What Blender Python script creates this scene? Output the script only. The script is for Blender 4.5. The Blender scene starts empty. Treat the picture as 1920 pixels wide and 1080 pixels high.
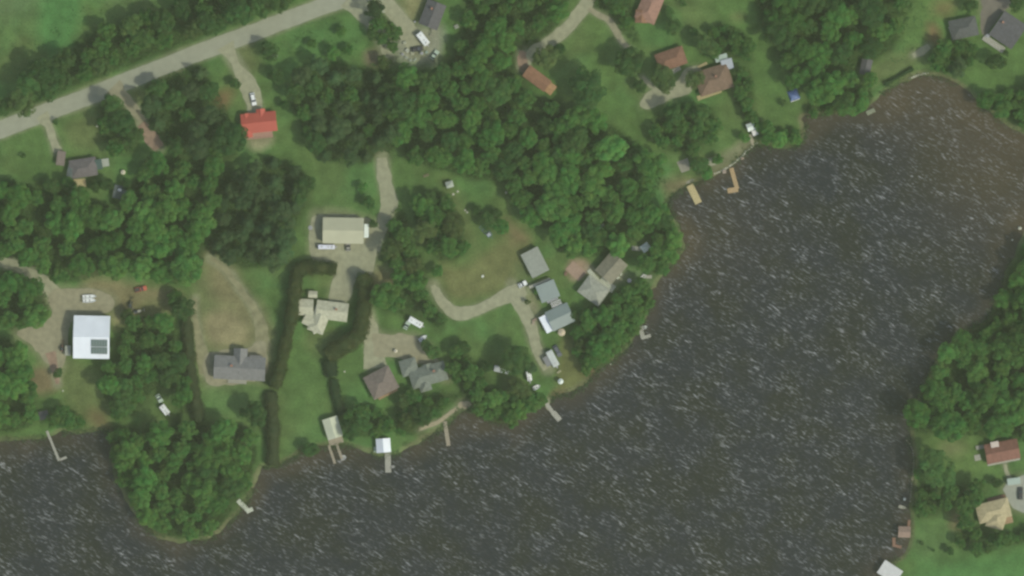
import bpy, math, random
import numpy as np
from mathutils import Vector, Matrix

# ------------------------------------------------------------------ camera, sky, sun
scene = bpy.context.scene
C = scene.collection
S = 0.2                                   # metres per photograph pixel
def P(px, py):
    return ((px - 960.0) * S, (540.0 - py) * S)

CAM_H = 2500.0
cam_d = bpy.data.cameras.new('camera'); cam = bpy.data.objects.new('camera', cam_d); C.objects.link(cam)
cam.location = (0, 0, CAM_H); cam.rotation_euler = (0, 0, 0)
cam_d.sensor_fit = 'HORIZONTAL'; cam_d.sensor_width = 36
cam_d.angle = 2 * math.atan(192.0 / CAM_H)
cam_d.clip_start = 10; cam_d.clip_end = 12000
scene.camera = cam

SUN_EL = math.radians(52)
sx, sy = 0.86, -0.51
sl = math.hypot(sx, sy); sx /= sl; sy /= sl
sdir = Vector((sx * math.cos(SUN_EL), sy * math.cos(SUN_EL), math.sin(SUN_EL)))
world = bpy.data.worlds.new('World'); scene.world = world; world.use_nodes = True
nt = world.node_tree; nt.nodes.clear()
sky = nt.nodes.new('ShaderNodeTexSky'); sky.sky_type = 'NISHITA'; sky.sun_disc = False
sky.sun_elevation = SUN_EL; sky.sun_rotation = math.atan2(sx, sy); sky.air_density = 1.0; sky.dust_density = 3.0
bg = nt.nodes.new('ShaderNodeBackground'); bg.inputs['Strength'].default_value = 0.15
wo = nt.nodes.new('ShaderNodeOutputWorld')
nt.links.new(sky.outputs[0], bg.inputs[0]); nt.links.new(bg.outputs[0], wo.inputs[0])
sun_d = bpy.data.lights.new('sun', 'SUN'); sun_d.energy = 2.45; sun_d.angle = math.radians(0.5); sun_d.color = (1, .965, .80)
sun = bpy.data.objects.new('sun', sun_d); C.objects.link(sun)
sun.rotation_euler = sdir.to_track_quat('Z', 'Y').to_euler(); sun.location = sdir * 400
scene.view_settings.view_transform = 'Standard'; scene.view_settings.look = 'None'
scene.view_settings.gamma = 1; scene.view_settings.use_curve_mapping = False
scene.view_settings.exposure = 0.0
scene.render.engine = 'CYCLES'
scene.cycles.max_bounces = 5; scene.cycles.diffuse_bounces = 2; scene.cycles.glossy_bounces = 2
scene.cycles.transparent_max_bounces = 8
scene.cycles.filter_width = 2.6

hz_m = bpy.data.materials.new('haze'); hz_m.use_nodes = True; hz_m.node_tree.nodes.clear()
hv = hz_m.node_tree.nodes.new('ShaderNodeVolumePrincipled'); hv.inputs['Color'].default_value = (.84, .93, .60, 1); hv.inputs['Density'].default_value = 3.9e-5; hv.inputs['Anisotropy'].default_value = 0
ho = hz_m.node_tree.nodes.new('ShaderNodeOutputMaterial'); hz_m.node_tree.links.new(hv.outputs[0], ho.inputs['Volume'])
hme = bpy.data.meshes.new('haze'); W_ = 3900; hme.from_pydata([(x, y, z) for z in (-8, CAM_H + 20) for x, y in ((-W_, -W_), (W_, -W_), (W_, W_), (-W_, W_))], [], [(3, 2, 1, 0), (4, 5, 6, 7), (0, 1, 5, 4), (1, 2, 6, 5), (2, 3, 7, 6), (3, 0, 4, 7)])
hme.materials.append(hz_m); hzo = bpy.data.objects.new('haze', hme); C.objects.link(hzo); hzo['kind'] = 'stuff'; hzo['label'] = 'thin pale haze in the air over the whole lake and its shores'
scene.cycles.volume_bounces = 0
rnd = random.Random(11)
nrg = np.random.default_rng(7)

# ------------------------------------------------------------------ numpy helpers
def poly_world(pts): return np.array([P(*p) for p in pts], dtype=np.float64)
def chaikin(pts, n=2, closed=True):
    p = np.array(pts, float)
    for _ in range(n):
        q = np.roll(p, -1, axis=0) if closed else p[1:]
        a = p if closed else p[:-1]
        new = np.empty((len(a) * 2, 2)); new[0::2] = a * .75 + q * .25; new[1::2] = a * .25 + q * .75
        if not closed: new = np.vstack([p[:1], new, p[-1:]])
        p = new
    return p
def dist_line(X, Y, pts, closed=True):
    d = np.full(X.shape, 1e12); n = len(pts)
    for i in range(n if closed else n - 1):
        ax, ay = pts[i]; bx, by = pts[(i + 1) % n]
        dx, dy = bx - ax, by - ay; L = dx * dx + dy * dy + 1e-12
        t = np.clip(((X - ax) * dx + (Y - ay) * dy) / L, 0, 1)
        dd = (X - ax - t * dx) ** 2 + (Y - ay - t * dy) ** 2
        np.minimum(d, dd, out=d)
    return np.sqrt(d)
def inside(X, Y, pts):
    r = np.zeros(X.shape, bool); n = len(pts)
    for i in range(n):
        ax, ay = pts[i]; bx, by = pts[(i + 1) % n]
        if ay == by: continue
        c = ((ay > Y) != (by > Y)) & (X < (bx - ax) * (Y - ay) / (by - ay) + ax)
        r ^= c
    return r
def sdf(X, Y, pts):                       # negative inside
    d = dist_line(X, Y, pts); return np.where(inside(X, Y, pts), -d, d)
def vnoise(X, Y, scale, seed):
    g = np.random.default_rng(seed).random((257, 257))
    u = (X / scale) % 256; v = (Y / scale) % 256
    i = u.astype(int); j = v.astype(int); fu = u - i; fv = v - j
    fu = fu * fu * (3 - 2 * fu); fv = fv * fv * (3 - 2 * fv)
    a = g[i, j]; b = g[(i + 1) % 257, j]; c = g[i, (j + 1) % 257]; d = g[(i + 1) % 257, (j + 1) % 257]
    return (a * (1 - fu) + b * fu) * (1 - fv) + (c * (1 - fu) + d * fu) * fv
def fbm(X, Y, scale, seed, oct=3):
    r = 0; a = 1; t = 0
    for k in range(oct):
        r = r + a * vnoise(X + 37.1 * k, Y - 11.3 * k, scale / 2 ** k, seed + k); t += a; a *= .55
    return r / t

# ------------------------------------------------------------------ materials
MATS = {}
def mat(name, col, rough=.8, vary=.12, scale=1.5, metallic=0, bump=0.0, bscale=6.0, spec=.3, stretch=None, col2=None):
    if name in MATS: return MATS[name]
    m = bpy.data.materials.new(name); m.use_nodes = True; t = m.node_tree
    b = t.nodes['Principled BSDF']; b.inputs['Roughness'].default_value = rough; b.inputs['Metallic'].default_value = metallic
    b.inputs['Specular IOR Level'].default_value = spec
    tc = t.nodes.new('ShaderNodeTexCoord'); mp = t.nodes.new('ShaderNodeMapping'); t.links.new(tc.outputs['Object'], mp.inputs[0])
    if stretch: mp.inputs['Scale'].default_value = stretch
    n = t.nodes.new('ShaderNodeTexNoise'); n.inputs['Scale'].default_value = scale; n.inputs['Detail'].default_value = 4
    t.links.new(mp.outputs[0], n.inputs['Vector'])
    r = t.nodes.new('ShaderNodeMix'); r.data_type = 'RGBA'
    c2 = col2 or tuple(min(1, c * (1 + vary)) for c in col); c1 = tuple(c * (1 - vary) for c in col)
    mr = t.nodes.new('ShaderNodeMapRange'); mr.inputs[1].default_value = .3; mr.inputs[2].default_value = .7
    t.links.new(n.outputs[0], mr.inputs[0]); t.links.new(mr.outputs[0], r.inputs[0])
    r.inputs[6].default_value = (*c1, 1); r.inputs[7].default_value = (*c2, 1)
    t.links.new(r.outputs[2], b.inputs['Base Color'])
    if bump:
        n2 = t.nodes.new('ShaderNodeTexNoise'); n2.inputs['Scale'].default_value = bscale; t.links.new(mp.outputs[0], n2.inputs['Vector'])
        bp = t.nodes.new('ShaderNodeBump'); bp.inputs['Strength'].default_value = bump; bp.inputs['Distance'].default_value = .05
        t.links.new(n2.outputs[0], bp.inputs['Height']); t.links.new(bp.outputs[0], b.inputs['Normal'])
    MATS[name] = m; return m

def attr_mat(name, kind):
    """ground: albedo stored on the terrain (soil and turf types) times fine grain"""
    m = bpy.data.materials.new(name); m.use_nodes = True; t = m.node_tree
    b = t.nodes['Principled BSDF']; b.inputs['Roughness'].default_value = .95; b.inputs['Specular IOR Level'].default_value = .1
    a = t.nodes.new('ShaderNodeAttribute'); a.attribute_name = 'soil'
    tc = t.nodes.new('ShaderNodeTexCoord')
    out = a.outputs['Color']
    for sc, lo, hi, det in ((.22, .80, 1.2, 3), (1.4, .84, 1.16, 4), (.055, .88, 1.12, 2)):
        n = t.nodes.new('ShaderNodeTexNoise'); n.inputs['Scale'].default_value = sc; n.inputs['Detail'].default_value = det
        t.links.new(tc.outputs['Object'], n.inputs['Vector'])
        mr = t.nodes.new('ShaderNodeMapRange'); mr.inputs[1].default_value = .3; mr.inputs[2].default_value = .7
        mr.inputs[3].default_value = lo; mr.inputs[4].default_value = hi; t.links.new(n.outputs[0], mr.inputs[0])
        mx = t.nodes.new('ShaderNodeVectorMath'); mx.operation = 'SCALE'
        t.links.new(out, mx.inputs[0]); t.links.new(mr.outputs[0], mx.inputs['Scale']); out = mx.outputs[0]
    t.links.new(out, b.inputs['Base Color'])
    n = t.nodes.new('ShaderNodeTexNoise'); n.inputs['Scale'].default_value = 1.1; n.inputs['Detail'].default_value = 5; t.links.new(tc.outputs['Object'], n.inputs['Vector'])
    bp = t.nodes.new('ShaderNodeBump'); bp.inputs['Strength'].default_value = .5; bp.inputs['Distance'].default_value = .25
    t.links.new(n.outputs[0], bp.inputs['Height']); t.links.new(bp.outputs[0], b.inputs['Normal'])
    return m

def leaf_mat(name):
    m = bpy.data.materials.new(name); m.use_nodes = True; t = m.node_tree
    b = t.nodes['Principled BSDF']; b.inputs['Roughness'].default_value = .75; b.inputs['Specular IOR Level'].default_value = .15
    oi = t.nodes.new('ShaderNodeObjectInfo'); a = t.nodes.new('ShaderNodeAttribute'); a.attribute_name = 'tone'
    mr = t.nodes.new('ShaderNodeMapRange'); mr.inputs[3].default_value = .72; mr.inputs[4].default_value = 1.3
    t.links.new(a.outputs['Fac'], mr.inputs[0])
    mx = t.nodes.new('ShaderNodeVectorMath'); mx.operation = 'SCALE'
    t.links.new(oi.outputs['Color'], mx.inputs[0]); t.links.new(mr.outputs[0], mx.inputs['Scale'])
    tc = t.nodes.new('ShaderNodeTexCoord')
    n = t.nodes.new('ShaderNodeTexNoise'); n.inputs['Scale'].default_value = .35; n.inputs['Detail'].default_value = 2; t.links.new(tc.outputs['Object'], n.inputs['Vector'])
    hs = t.nodes.new('ShaderNodeHueSaturation')
    m2 = t.nodes.new('ShaderNodeMapRange'); m2.inputs[1].default_value = .3; m2.inputs[2].default_value = .7; m2.inputs[3].default_value = .475; m2.inputs[4].default_value = .525
    t.links.new(n.outputs[0], m2.inputs[0]); t.links.new(m2.outputs[0], hs.inputs['Hue'])
    t.links.new(mx.outputs[0], hs.inputs['Color']); t.links.new(hs.outputs[0], b.inputs['Base Color'])
    tr = t.nodes.new('ShaderNodeBsdfTranslucent'); t.links.new(hs.outputs[0], tr.inputs['Color'])
    ms = t.nodes.new('ShaderNodeMixShader'); ms.inputs[0].default_value = .3
    o = t.nodes['Material Output']; t.links.new(b.outputs[0], ms.inputs[1]); t.links.new(tr.outputs[0], ms.inputs[2]); t.links.new(ms.outputs[0], o.inputs['Surface'])
    return m
LEAF = leaf_mat('foliage')
BARK = mat('bark', (.09, .07, .05), .9, .3, 4)

# ------------------------------------------------------------------ object helpers
class MB:
    def __init__(s): s.v = []; s.f = []
    def add(s, vs, fs):
        o = len(s.v); s.v += [tuple(v) for v in vs]; s.f += [tuple(i + o for i in f) for f in fs]; return s
    def box(s, x0, x1, y0, y1, z0, z1, M=None):
        vs = [Vector(p) for p in ((x0, y0, z0), (x1, y0, z0), (x1, y1, z0), (x0, y1, z0), (x0, y0, z1), (x1, y0, z1), (x1, y1, z1), (x0, y1, z1))]
        if M: vs = [M @ v for v in vs]
        return s.add(vs, [(3, 2, 1, 0), (4, 5, 6, 7), (0, 1, 5, 4), (1, 2, 6, 5), (2, 3, 7, 6), (3, 0, 4, 7)])
    def bbox(s, x0, x1, y0, y1, z0, z1, b=.1):      # box with chamfered upper edges
        vs = [(x0, y0, z0), (x1, y0, z0), (x1, y1, z0), (x0, y1, z0), (x0, y0, z1 - b), (x1, y0, z1 - b), (x1, y1, z1 - b), (x0, y1, z1 - b),
              (x0 + b, y0 + b, z1), (x1 - b, y0 + b, z1), (x1 - b, y1 - b, z1), (x0 + b, y1 - b, z1)]
        fs = [(3, 2, 1, 0), (8, 9, 10, 11)]
        for k in range(4):
            n = (k + 1) % 4; fs += [(k, n, 4 + n, 4 + k), (4 + k, 4 + n, 8 + n, 8 + k)]
        return s.add(vs, fs)
    def cyl(s, x, y, z0, z1, r0, r1=None, n=10, axis='z'):
        r1 = r0 if r1 is None else r1; vs = []
        for z, r in ((z0, r0), (z1, r1)):
            for k in range(n):
                a = 2 * math.pi * k / n; p = (r * math.cos(a), r * math.sin(a))
                vs.append((x + p[0], y + p[1], z) if axis == 'z' else (x + p[0], z, y + p[1]))
        fs = [(k, (k + 1) % n, n + (k + 1) % n, n + k) for k in range(n)] + [tuple(range(n, 2 * n)), tuple(reversed(range(n)))]
        return s.add(vs, fs)
    def mesh(s, name, m=None):
        me = bpy.data.meshes.new(name); me.from_pydata(s.v, [], s.f)
        if m: me.materials.append(m)
        me.update(); return me
def link(name, me, parent=None):
    o = bpy.data.objects.new(name, me); C.objects.link(o)
    if parent: o.parent = parent
    return o
def obj(name, mb, m, parent=None): return link(name, mb.mesh(name, m), parent)
def tag(o, label=None, cat=None, group=None, kind=None):
    if label: o['label'] = label
    if cat: o['category'] = cat
    if group: o['group'] = group
    if kind: o['kind'] = kind
    return o
def empty(name, px, py, rot=0, z=0, label=None, cat=None, group=None):
    o = bpy.data.objects.new(name, None); C.objects.link(o); x, y = P(px, py)
    o.location = (x, y, z); o.rotation_euler = (0, 0, math.radians(rot)); o.empty_display_size = .5
    return tag(o, label, cat, group)
def copy_tree(o, parent=None):
    c = o.copy(); C.objects.link(c)
    if parent: c.parent = parent
    for ch in o.children: copy_tree(ch, c)
    return c
def fast_mesh(name, V, F, m, tone=None, cols=None):
    """V (n,3) F (k,4) quads"""
    me = bpy.data.meshes.new(name); V = np.ascontiguousarray(V, np.float32); F = np.ascontiguousarray(F, np.int32)
    k = F.shape[1]
    me.vertices.add(len(V)); me.vertices.foreach_set('co', V.ravel())
    me.loops.add(F.size); me.loops.foreach_set('vertex_index', F.ravel())
    me.polygons.add(len(F)); me.polygons.foreach_set('loop_start', np.arange(0, F.size, k, dtype=np.int32))
    me.update(calc_edges=True)
    if m: me.materials.append(m)
    if tone is not None:
        a = me.attributes.new('tone', 'FLOAT', 'FACE'); a.data.foreach_set('value', np.ascontiguousarray(tone, np.float32))
    if cols is not None:
        a = me.attributes.new('soil', 'FLOAT_COLOR', 'POINT'); a.data.foreach_set('color', np.ascontiguousarray(cols, np.float32).ravel())
    me.validate(); return me

# ------------------------------------------------------------------ shoreline
north = [(-900, 830), (-400, 815), (-60, 822), (0, 824), (60, 824), (90, 816), (110, 811), (130, 808), (160, 810), (190, 804), (207, 808), (210, 835), (213, 880),
 (230, 925), (250, 962), (272, 990), (300, 1008), (350, 1018), (400, 1008), (430, 985), (450, 955), (468, 935), (477, 905), (487, 882), (503, 874),
 (522, 876), (545, 862), (562, 850), (590, 840), (625, 837), (650, 834), (680, 846), (705, 856), (742, 853), (760, 838), (800, 824), (828, 806),
 (845, 790), (862, 770), (885, 765), (905, 782), (940, 797), (975, 785), (1010, 768), (1030, 752), (1042, 738), (1072, 740), (1098, 722),
 (1112, 702), (1130, 686), (1155, 672), (1176, 650), (1200, 622), (1213, 590), (1224, 555), (1230, 530), (1245, 512), (1264, 490), (1284, 462),
 (1277, 432), (1264, 410), (1250, 388), (1252, 372), (1272, 360), (1300, 345), (1332, 330), (1352, 322), (1382, 300), (1402, 280), (1420, 268),
 (1450, 277), (1488, 276), (1508, 264), (1512, 238), (1500, 216), (1540, 212), (1580, 216), (1625, 214), (1640, 192), (1665, 166), (1700, 146),
 (1740, 135), (1790, 155), (1828, 180), (1845, 205), (1872, 222), (1925, 255), (1985, 290), (2010, 350), (1980, 400)]
east = [(1920, 428), (1903, 470), (1884, 520), (1868, 560), (1856, 598), (1830, 610), (1805, 622), (1772, 650), (1748, 690), (1727, 740), (1708, 782),
 (1704, 826), (1714, 850), (1711, 900), (1707, 950), (1705, 1000), (1700, 1022), (1690, 1048), (1652, 1060), (1655, 1150), (1690, 1400),
 (1600, 1900), (800, 2150), (-400, 2000), (-900, 1600), (-1050, 1200)]
WPOLY = chaikin(poly_world(north + east), 2)
# ------------------------------------------------------------------ terrain
def axis(lo, hi, step, far):
    core = np.arange(lo, hi + .01, step); out = []; s = step; x = hi
    while x < far: s *= 1.3; x += s; out.append(x)
    out2 = []; s = step; x = lo
    while x > -far: s *= 1.3; x -= s; out2.append(x)
    return np.array(out2[::-1] + list(core) + out)
ax = axis(-215, 215, .8, 3500); ay = axis(-130, 130, .8, 3500)
GX, GY = np.meshgrid(ax, ay, indexing='ij')
wx = GX + (fbm(GX, GY, 6, 3) - .5) * 3.0; wy = GY + (fbm(GX, GY, 6, 9) - .5) * 3.0
DW = -sdf(wx, wy, WPOLY)                  # positive inside water
Z = np.clip(-.35 - .30 * DW, -3, 0.0)
far_m = np.maximum(np.abs(GX) - 420, np.abs(GY) - 420)
Z = Z + np.where((far_m > 0) & (DW < -5), (fbm(GX, GY, 300, 5) * .06 * np.clip(far_m, 0, 600)), 0)
LAWN = np.array((.072, .138, .038)); BRIGHT = np.array((.066, .178, .050)); OLIVE = np.array((.112, .145, .052)); DIRT = np.array((.235, .215, .115))
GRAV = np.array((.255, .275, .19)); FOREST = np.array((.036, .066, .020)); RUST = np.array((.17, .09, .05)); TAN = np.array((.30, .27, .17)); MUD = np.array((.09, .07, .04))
DARKG = np.array((.045, .105, .035))
soil = np.empty(GX.shape + (3,)); soil[:] = LAWN
n1 = fbm(GX, GY, 22, 21)[..., None]; soil = soil * (1 - np.clip((n1 - .45) * 2.2, 0, 1)) + OLIVE * np.clip((n1 - .45) * 2.2, 0, 1) * .6 + LAWN * np.clip((n1 - .45) * 2.2, 0, 1) * .4
n2 = np.clip((fbm(GX, GY, 14, 44)[..., None] - .5) * 4, 0, 1); soil = soil * (1 - n2 * .5) + BRIGHT * n2 * .5
warp1 = (fbm(GX, GY, 5, 61) - .5); warp2 = (fbm(GX, GY, 18, 71) - .5)
def paint(pts, col, soft=1.2, amt=1.0, rag=2.5):
    global soil
    p = chaikin(poly_world(pts), 2); m = 8
    i0, i1 = np.searchsorted(ax, [p[:, 0].min() - m, p[:, 0].max() + m]); j0, j1 = np.searchsorted(ay, [p[:, 1].min() - m, p[:, 1].max() + m])
    X, Y = GX[i0:i1, j0:j1], GY[i0:i1, j0:j1]
    d = sdf(X, Y, p) + warp1[i0:i1, j0:j1] * rag + warp2[i0:i1, j0:j1] * rag
    a = (np.clip(.5 - d / (2 * soft), 0, 1) * amt)[..., None]
    soil[i0:i1, j0:j1] = soil[i0:i1, j0:j1] * (1 - a) + np.array(col) * a
def paint_line(pts, w, col, soft=1.0, amt=1.0, rag=1.0):
    global soil
    p = chaikin(poly_world(pts), 2, False); m = w + 6
    i0, i1 = np.searchsorted(ax, [p[:, 0].min() - m, p[:, 0].max() + m]); j0, j1 = np.searchsorted(ay, [p[:, 1].min() - m, p[:, 1].max() + m])
    X, Y = GX[i0:i1, j0:j1], GY[i0:i1, j0:j1]
    d = dist_line(X, Y, p, False) - w / 2 + warp1[i0:i1, j0:j1] * rag
    a = (np.clip(.5 - d / (2 * soft), 0, 1) * amt)[..., None]
    soil[i0:i1, j0:j1] = soil[i0:i1, j0:j1] * (1 - a) + np.array(col) * a
def ell(cx, cy, rx, ry=None, n=10):
    ry = ry or rx; return [(cx + rx * math.cos(2 * math.pi * k / n), cy + ry * math.sin(2 * math.pi * k / n)) for k in range(n)]
# ------------------------------------------------------------------ woods (outlines in photograph pixels), kind, spacing m, tone, description
# tones: d dark, m mid, l light, c conifer
WOODS = [
 ([(-60, 215), (20, 185), (60, 150), (95, 118), (150, 70), (200, 50), (265, 30), (340, 5), (430, -50), (620, -60), (560, -2), (470, 30), (395, 62), (300, 98), (205, 138), (120, 172), (40, 208)],
  'db', 6.0, 'tree in the belt along the upper side of the road'),
 ([(275, 150), (300, 135), (345, 122), (385, 128), (412, 175), (440, 240), (455, 262), (440, 300), (380, 300), (320, 285), (285, 240), (270, 200)],
  'dc', 6.6, 'tree in the block between two drives left of the red-roofed house'),
 ([(183, 192), (232, 195), (262, 240), (255, 285), (215, 290), (190, 265), (182, 225)], 'dc', 5.6, 'tree in the clump between the grey-roofed house and the short brown drive'),
 ([(-60, 360), (40, 345), (100, 345), (170, 378), (215, 385), (245, 368), (268, 290), (320, 292), (380, 305), (425, 305), (440, 345), (412, 370), (400, 420), (398, 470), (370, 520), (320, 538), (255, 512), (200, 512), (130, 535), (85, 515), (40, 482), (-60, 478)],
  'ml', 6.2, 'tree in the big wood above the white metal barn'),
 ([(425, 335), (490, 300), (545, 300), (590, 345), (575, 375), (555, 420), (548, 470), (520, 500), (455, 505), (405, 480), (400, 420), (412, 370)],
  'cc', 4.9, 'tree in the dark stand left of the tan garage'),
 ([(548, 140), (575, 115), (620, 110), (672, 128), (700, 118), (735, 122), (745, 210), (745, 290), (700, 298), (650, 312), (605, 300), (575, 265), (558, 220), (540, 190)],
  'cd', 5.4, 'tree in the dark stand right of the red-roofed house'),
 ([(735, 130), (765, 138), (822, 138), (858, 100), (868, 40), (885, -60), (1010, -60), (1072, -8), (1055, 38), (1020, 78), (985, 96), (975, 135), (1000, 175), (1040, 190), (1085, 205), (1105, 235), (1095, 300), (960, 340), (900, 342), (850, 328), (800, 312), (745, 290), (745, 200)],
  'md', 6.2, 'tree in the middle wood below the cluttered yard'),
 ([(1040, 205), (1110, 215), (1150, 235), (1205, 280), (1245, 312), (1240, 350), (1210, 400), (1175, 420), (1120, 435), (1055, 432), (1000, 425), (965, 385), (940, 340), (1060, 300)],
  'ml', 6.2, 'tree in the wood above the cabins by the shore'),
 ([(732, 392), (746, 380), (762, 400), (770, 450), (800, 492), (800, 560), (835, 600), (825, 620), (795, 595), (740, 590), (705, 572), (697, 545), (740, 540), (745, 505), (728, 490), (726, 440)],
  'mb', 5.2, 'tree in the strip along the middle drive'),
 ([(795, 360), (822, 352), (850, 375), (872, 420), (878, 470), (855, 492), (815, 488), (785, 440), (778, 400)], 'mb', 5.2, 'tree in the oval clump above the turning loop'),
 ([(1048, 445), (1120, 440), (1165, 430), (1175, 465), (1130, 480), (1090, 482), (1035, 470)], 'ml', 5.2, 'tree in the fringe above the grey-roofed cabins'),
 ([(1080, 598), (1110, 582), (1155, 560), (1175, 530), (1222, 528), (1210, 590), (1190, 625), (1158, 652), (1130, 675), (1100, 700), (1088, 678), (1075, 640)],
  'ml', 5.0, 'tree on the bank right of the cabins'),
 ([(1172, 420), (1222, 385), (1248, 388), (1262, 415), (1278, 450), (1262, 485), (1238, 510), (1215, 515), (1195, 490), (1228, 470), (1215, 445), (1180, 440)], 'lm', 4.2, 'tree on the rounded point by the lake'),
 ([(1408, -60), (1725, -60), (1705, 50), (1672, 95), (1640, 112), (1600, 130), (1612, 165), (1605, 195), (1570, 205), (1515, 212), (1520, 175), (1488, 158), (1462, 105), (1425, 60)],
  'md', 6.4, 'tree in the upper right wood'),
 ([(1220, 216), (1262, 200), (1300, 190), (1345, 205), (1345, 250), (1300, 292), (1258, 285), (1222, 262)], 'dm', 4.6, 'tree in the clump below the gravel parking area'),
 ([(1380, 130), (1412, 130), (1412, 225), (1430, 265), (1395, 228), (1378, 190)], 'dm', 3.7, 'tree in the row right of the brown-roofed lake house'),
 ([(1312, 75), (1345, 45), (1400, 55), (1418, 110), (1380, 108), (1345, 110), (1310, 105)], 'db', 3.9, 'tree above the brown-roofed lake house'),
 ([(1100, -60), (1190, -60), (1185, 45), (1205, 75), (1190, 85), (1160, 55), (1140, 25), (1108, 10)], 'db', 5.6, 'tree in the clump left of the pinkish roof'),
 ([(1745, 90), (1790, 78), (1835, 90), (1815, 130), (1775, 138), (1748, 125)], 'dc', 3.8, 'tree below the small slate-roofed house'),
 ([(1850, 175), (1900, 165), (1985, 150), (1985, 270), (1925, 245), (1882, 215), (1848, 200)], 'lm', 4.0, 'tree on the upper right bank'),
 ([(1888, 530), (1920, 455), (1985, 450), (1985, 820), (1880, 822), (1790, 815), (1706, 812), (1706, 775), (1732, 715), (1762, 665), (1806, 618), (1856, 600)],
  'ml', 6.2, 'tree in the wood on the right-hand shore'),
 ([(1715, 905), (1760, 905), (1800, 915), (1850, 905), (1840, 935), (1815, 955), (1770, 950), (1745, 970), (1712, 972)], 'db', 3.8, 'tree in the belt left of the tan-roofed house'),
 ([(1788, 995), (1806, 962), (1830, 982), (1862, 1002), (1985, 985), (1985, 1010), (1895, 1022), (1845, 1038), (1800, 1030)], 'db', 3.8, 'tree below the tan-roofed house'),
 ([(210, 800), (290, 800), (345, 790), (395, 792), (470, 800), (485, 840), (478, 875), (465, 915), (438, 962), (402, 1000), (350, 1012), (300, 1000), (266, 968), (240, 920), (216, 875), (208, 840)],
  'ml', 5.8, 'tree on the wooded peninsula'),
 ([(225, 610), (270, 590), (325, 595), (345, 660), (355, 740), (340, 790), (318, 790), (335, 745), (300, 725), (280, 760), (230, 790), (200, 760), (190, 700), (215, 660)],
  'dm', 5.0, 'tree in the thicket right of the white metal barn'),
 ([(-60, 530), (20, 500), (60, 525), (95, 555), (88, 595), (55, 618), (-60, 605)], 'ml', 5.4, 'tree in the clump left of the barn'),
 ([(-60, 630), (20, 630), (48, 670), (65, 720), (70, 765), (62, 808), (-60, 812)], 'ml', 5.8, 'tree in the wood at the lower left bank'),
 ([(105, 760), (150, 770), (165, 795), (110, 800), (92, 790)], 'db', 4.0, 'tree near the L-shaped dock'),
 ([(645, 775), (680, 755), (725, 775), (735, 800), (700, 822), (660, 818)], 'dm', 4.4, 'tree between the pale boathouse and the white one'),
 ([(750, 735), (800, 740), (835, 730), (855, 745), (815, 785), (780, 812), (752, 820), (742, 785)], 'dm', 4.0, 'tree below the grey-green house'),
 ([(845, 640), (875, 660), (912, 700), (912, 735), (878, 735), (852, 720), (838, 690)], 'dm', 3.6, 'tree in the strip right of the grey-green house'),
 ([(900, 735), (950, 745), (1010, 735), (1022, 750), (985, 778), (940, 790), (908, 775)], 'ml', 4.6, 'tree on the bank below the parked trailers'),
 ([(1085, 580), (1150, 552), (1180, 560), (1226, 535), (1222, 575), (1205, 615), (1165, 658), (1128, 680), (1112, 698), (1085, 705), (1095, 670), (1070, 655), (1082, 625)], 'lm', 3.8, 'tree crowding the bank right of the cabins'),
 ([(1040, 425), (1180, 425), (1200, 445), (1165, 470), (1110, 478), (1040, 462)], 'dm', 4.6, 'tree between the middle wood and the cabins'),
 ([(835, 745), (890, 730), (1025, 738), (1010, 765), (940, 798), (900, 780)], 'ml', 4.0, 'tree on the low bank below the parked trailers'),
 ([(1425, 225), (1450, 245), (1500, 240), (1510, 262), (1430, 272)], 'lm', 3.6, 'tree on the shore right of the small white cabin'),
 ([(205, 805), (240, 800), (255, 900), (300, 985), (285, 985), (225, 905), (210, 850)], 'lm', 4.0, 'tree leaning over the left edge of the peninsula'),
 ([(1605, 165), (1625, 150), (1640, 175), (1625, 212), (1560, 214), (1510, 228), (1512, 205), (1560, 200)], 'ml', 4.0, 'tree along the upper edge of the cove'),
 ([(690, 12), (705, 5), (722, 30), (748, 60), (752, 85), (735, 96), (718, 90), (702, 60)], 'bc', 4.2, 'tree in the strip between the two upper drives'),
]
KINDNAME = {'d': 'dark green broadleaf', 'm': 'mid green broadleaf', 'l': 'light green broadleaf', 'b': 'dull olive broadleaf', 'c': 'dark conifer'}
# clearings, buildings and drives that stay free of trunks
wood_polys = [chaikin(poly_world(w[0]), 1) for w in WOODS]
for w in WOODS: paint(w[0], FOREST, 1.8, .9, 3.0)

# ------------------------------------------------------------------ painted soil
paint([(75, -80), (155, -80), (155, 60), (120, 100), (85, 110), (70, 60)], BRIGHT, 2.5)
paint([(-80, -80), (90, -80), (80, 30), (-80, 60)], (.085, .135, .06), 4, .6)
paint([(180, -80), (330, -80), (300, 20), (190, 40)], (.09, .14, .05), 4, .7)
paint([(540, 60), (640, 25), (690, 45), (690, 90), (620, 120), (560, 110)], BRIGHT, 3, .5)
paint([(110, 230), (190, 200), (195, 260), (130, 285)], OLIVE, 3, .8)
paint([(430, 75), (480, 80), (490, 140), (455, 140)], (.13, .14, .06), 3, .6)
paint([(405, 170), (435, 165), (432, 200), (408, 200)], RUST, 2, .6)
paint([(240, 165), (275, 160), (275, 200), (262, 215)], OLIVE, 1.5, .9)
paint([(460, 255), (515, 250), (510, 275), (470, 285)], TAN, 1.8, .7)
paint([(760, -60), (830, -60), (790, 45), (750, 45)], (.21, .2, .10), 3, .8)
paint([(735, 75), (760, 45), (790, 50), (830, 40), (835, 90), (815, 120), (770, 122), (740, 118)], (.26, .27, .20), 2, .9)
paint([(680, 95), (715, 92), (720, 118), (690, 125)], (.17, .13, .09), 2, .8)
paint([(155, 520), (200, 510), (270, 535), (330, 545), (350, 580), (300, 590), (250, 600), (225, 590), (205, 560), (150, 550)], (.185, .165, .085), 3, .9)
paint([(255, 570), (310, 560), (320, 590), (260, 600)], OLIVE, 2, .5)
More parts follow.
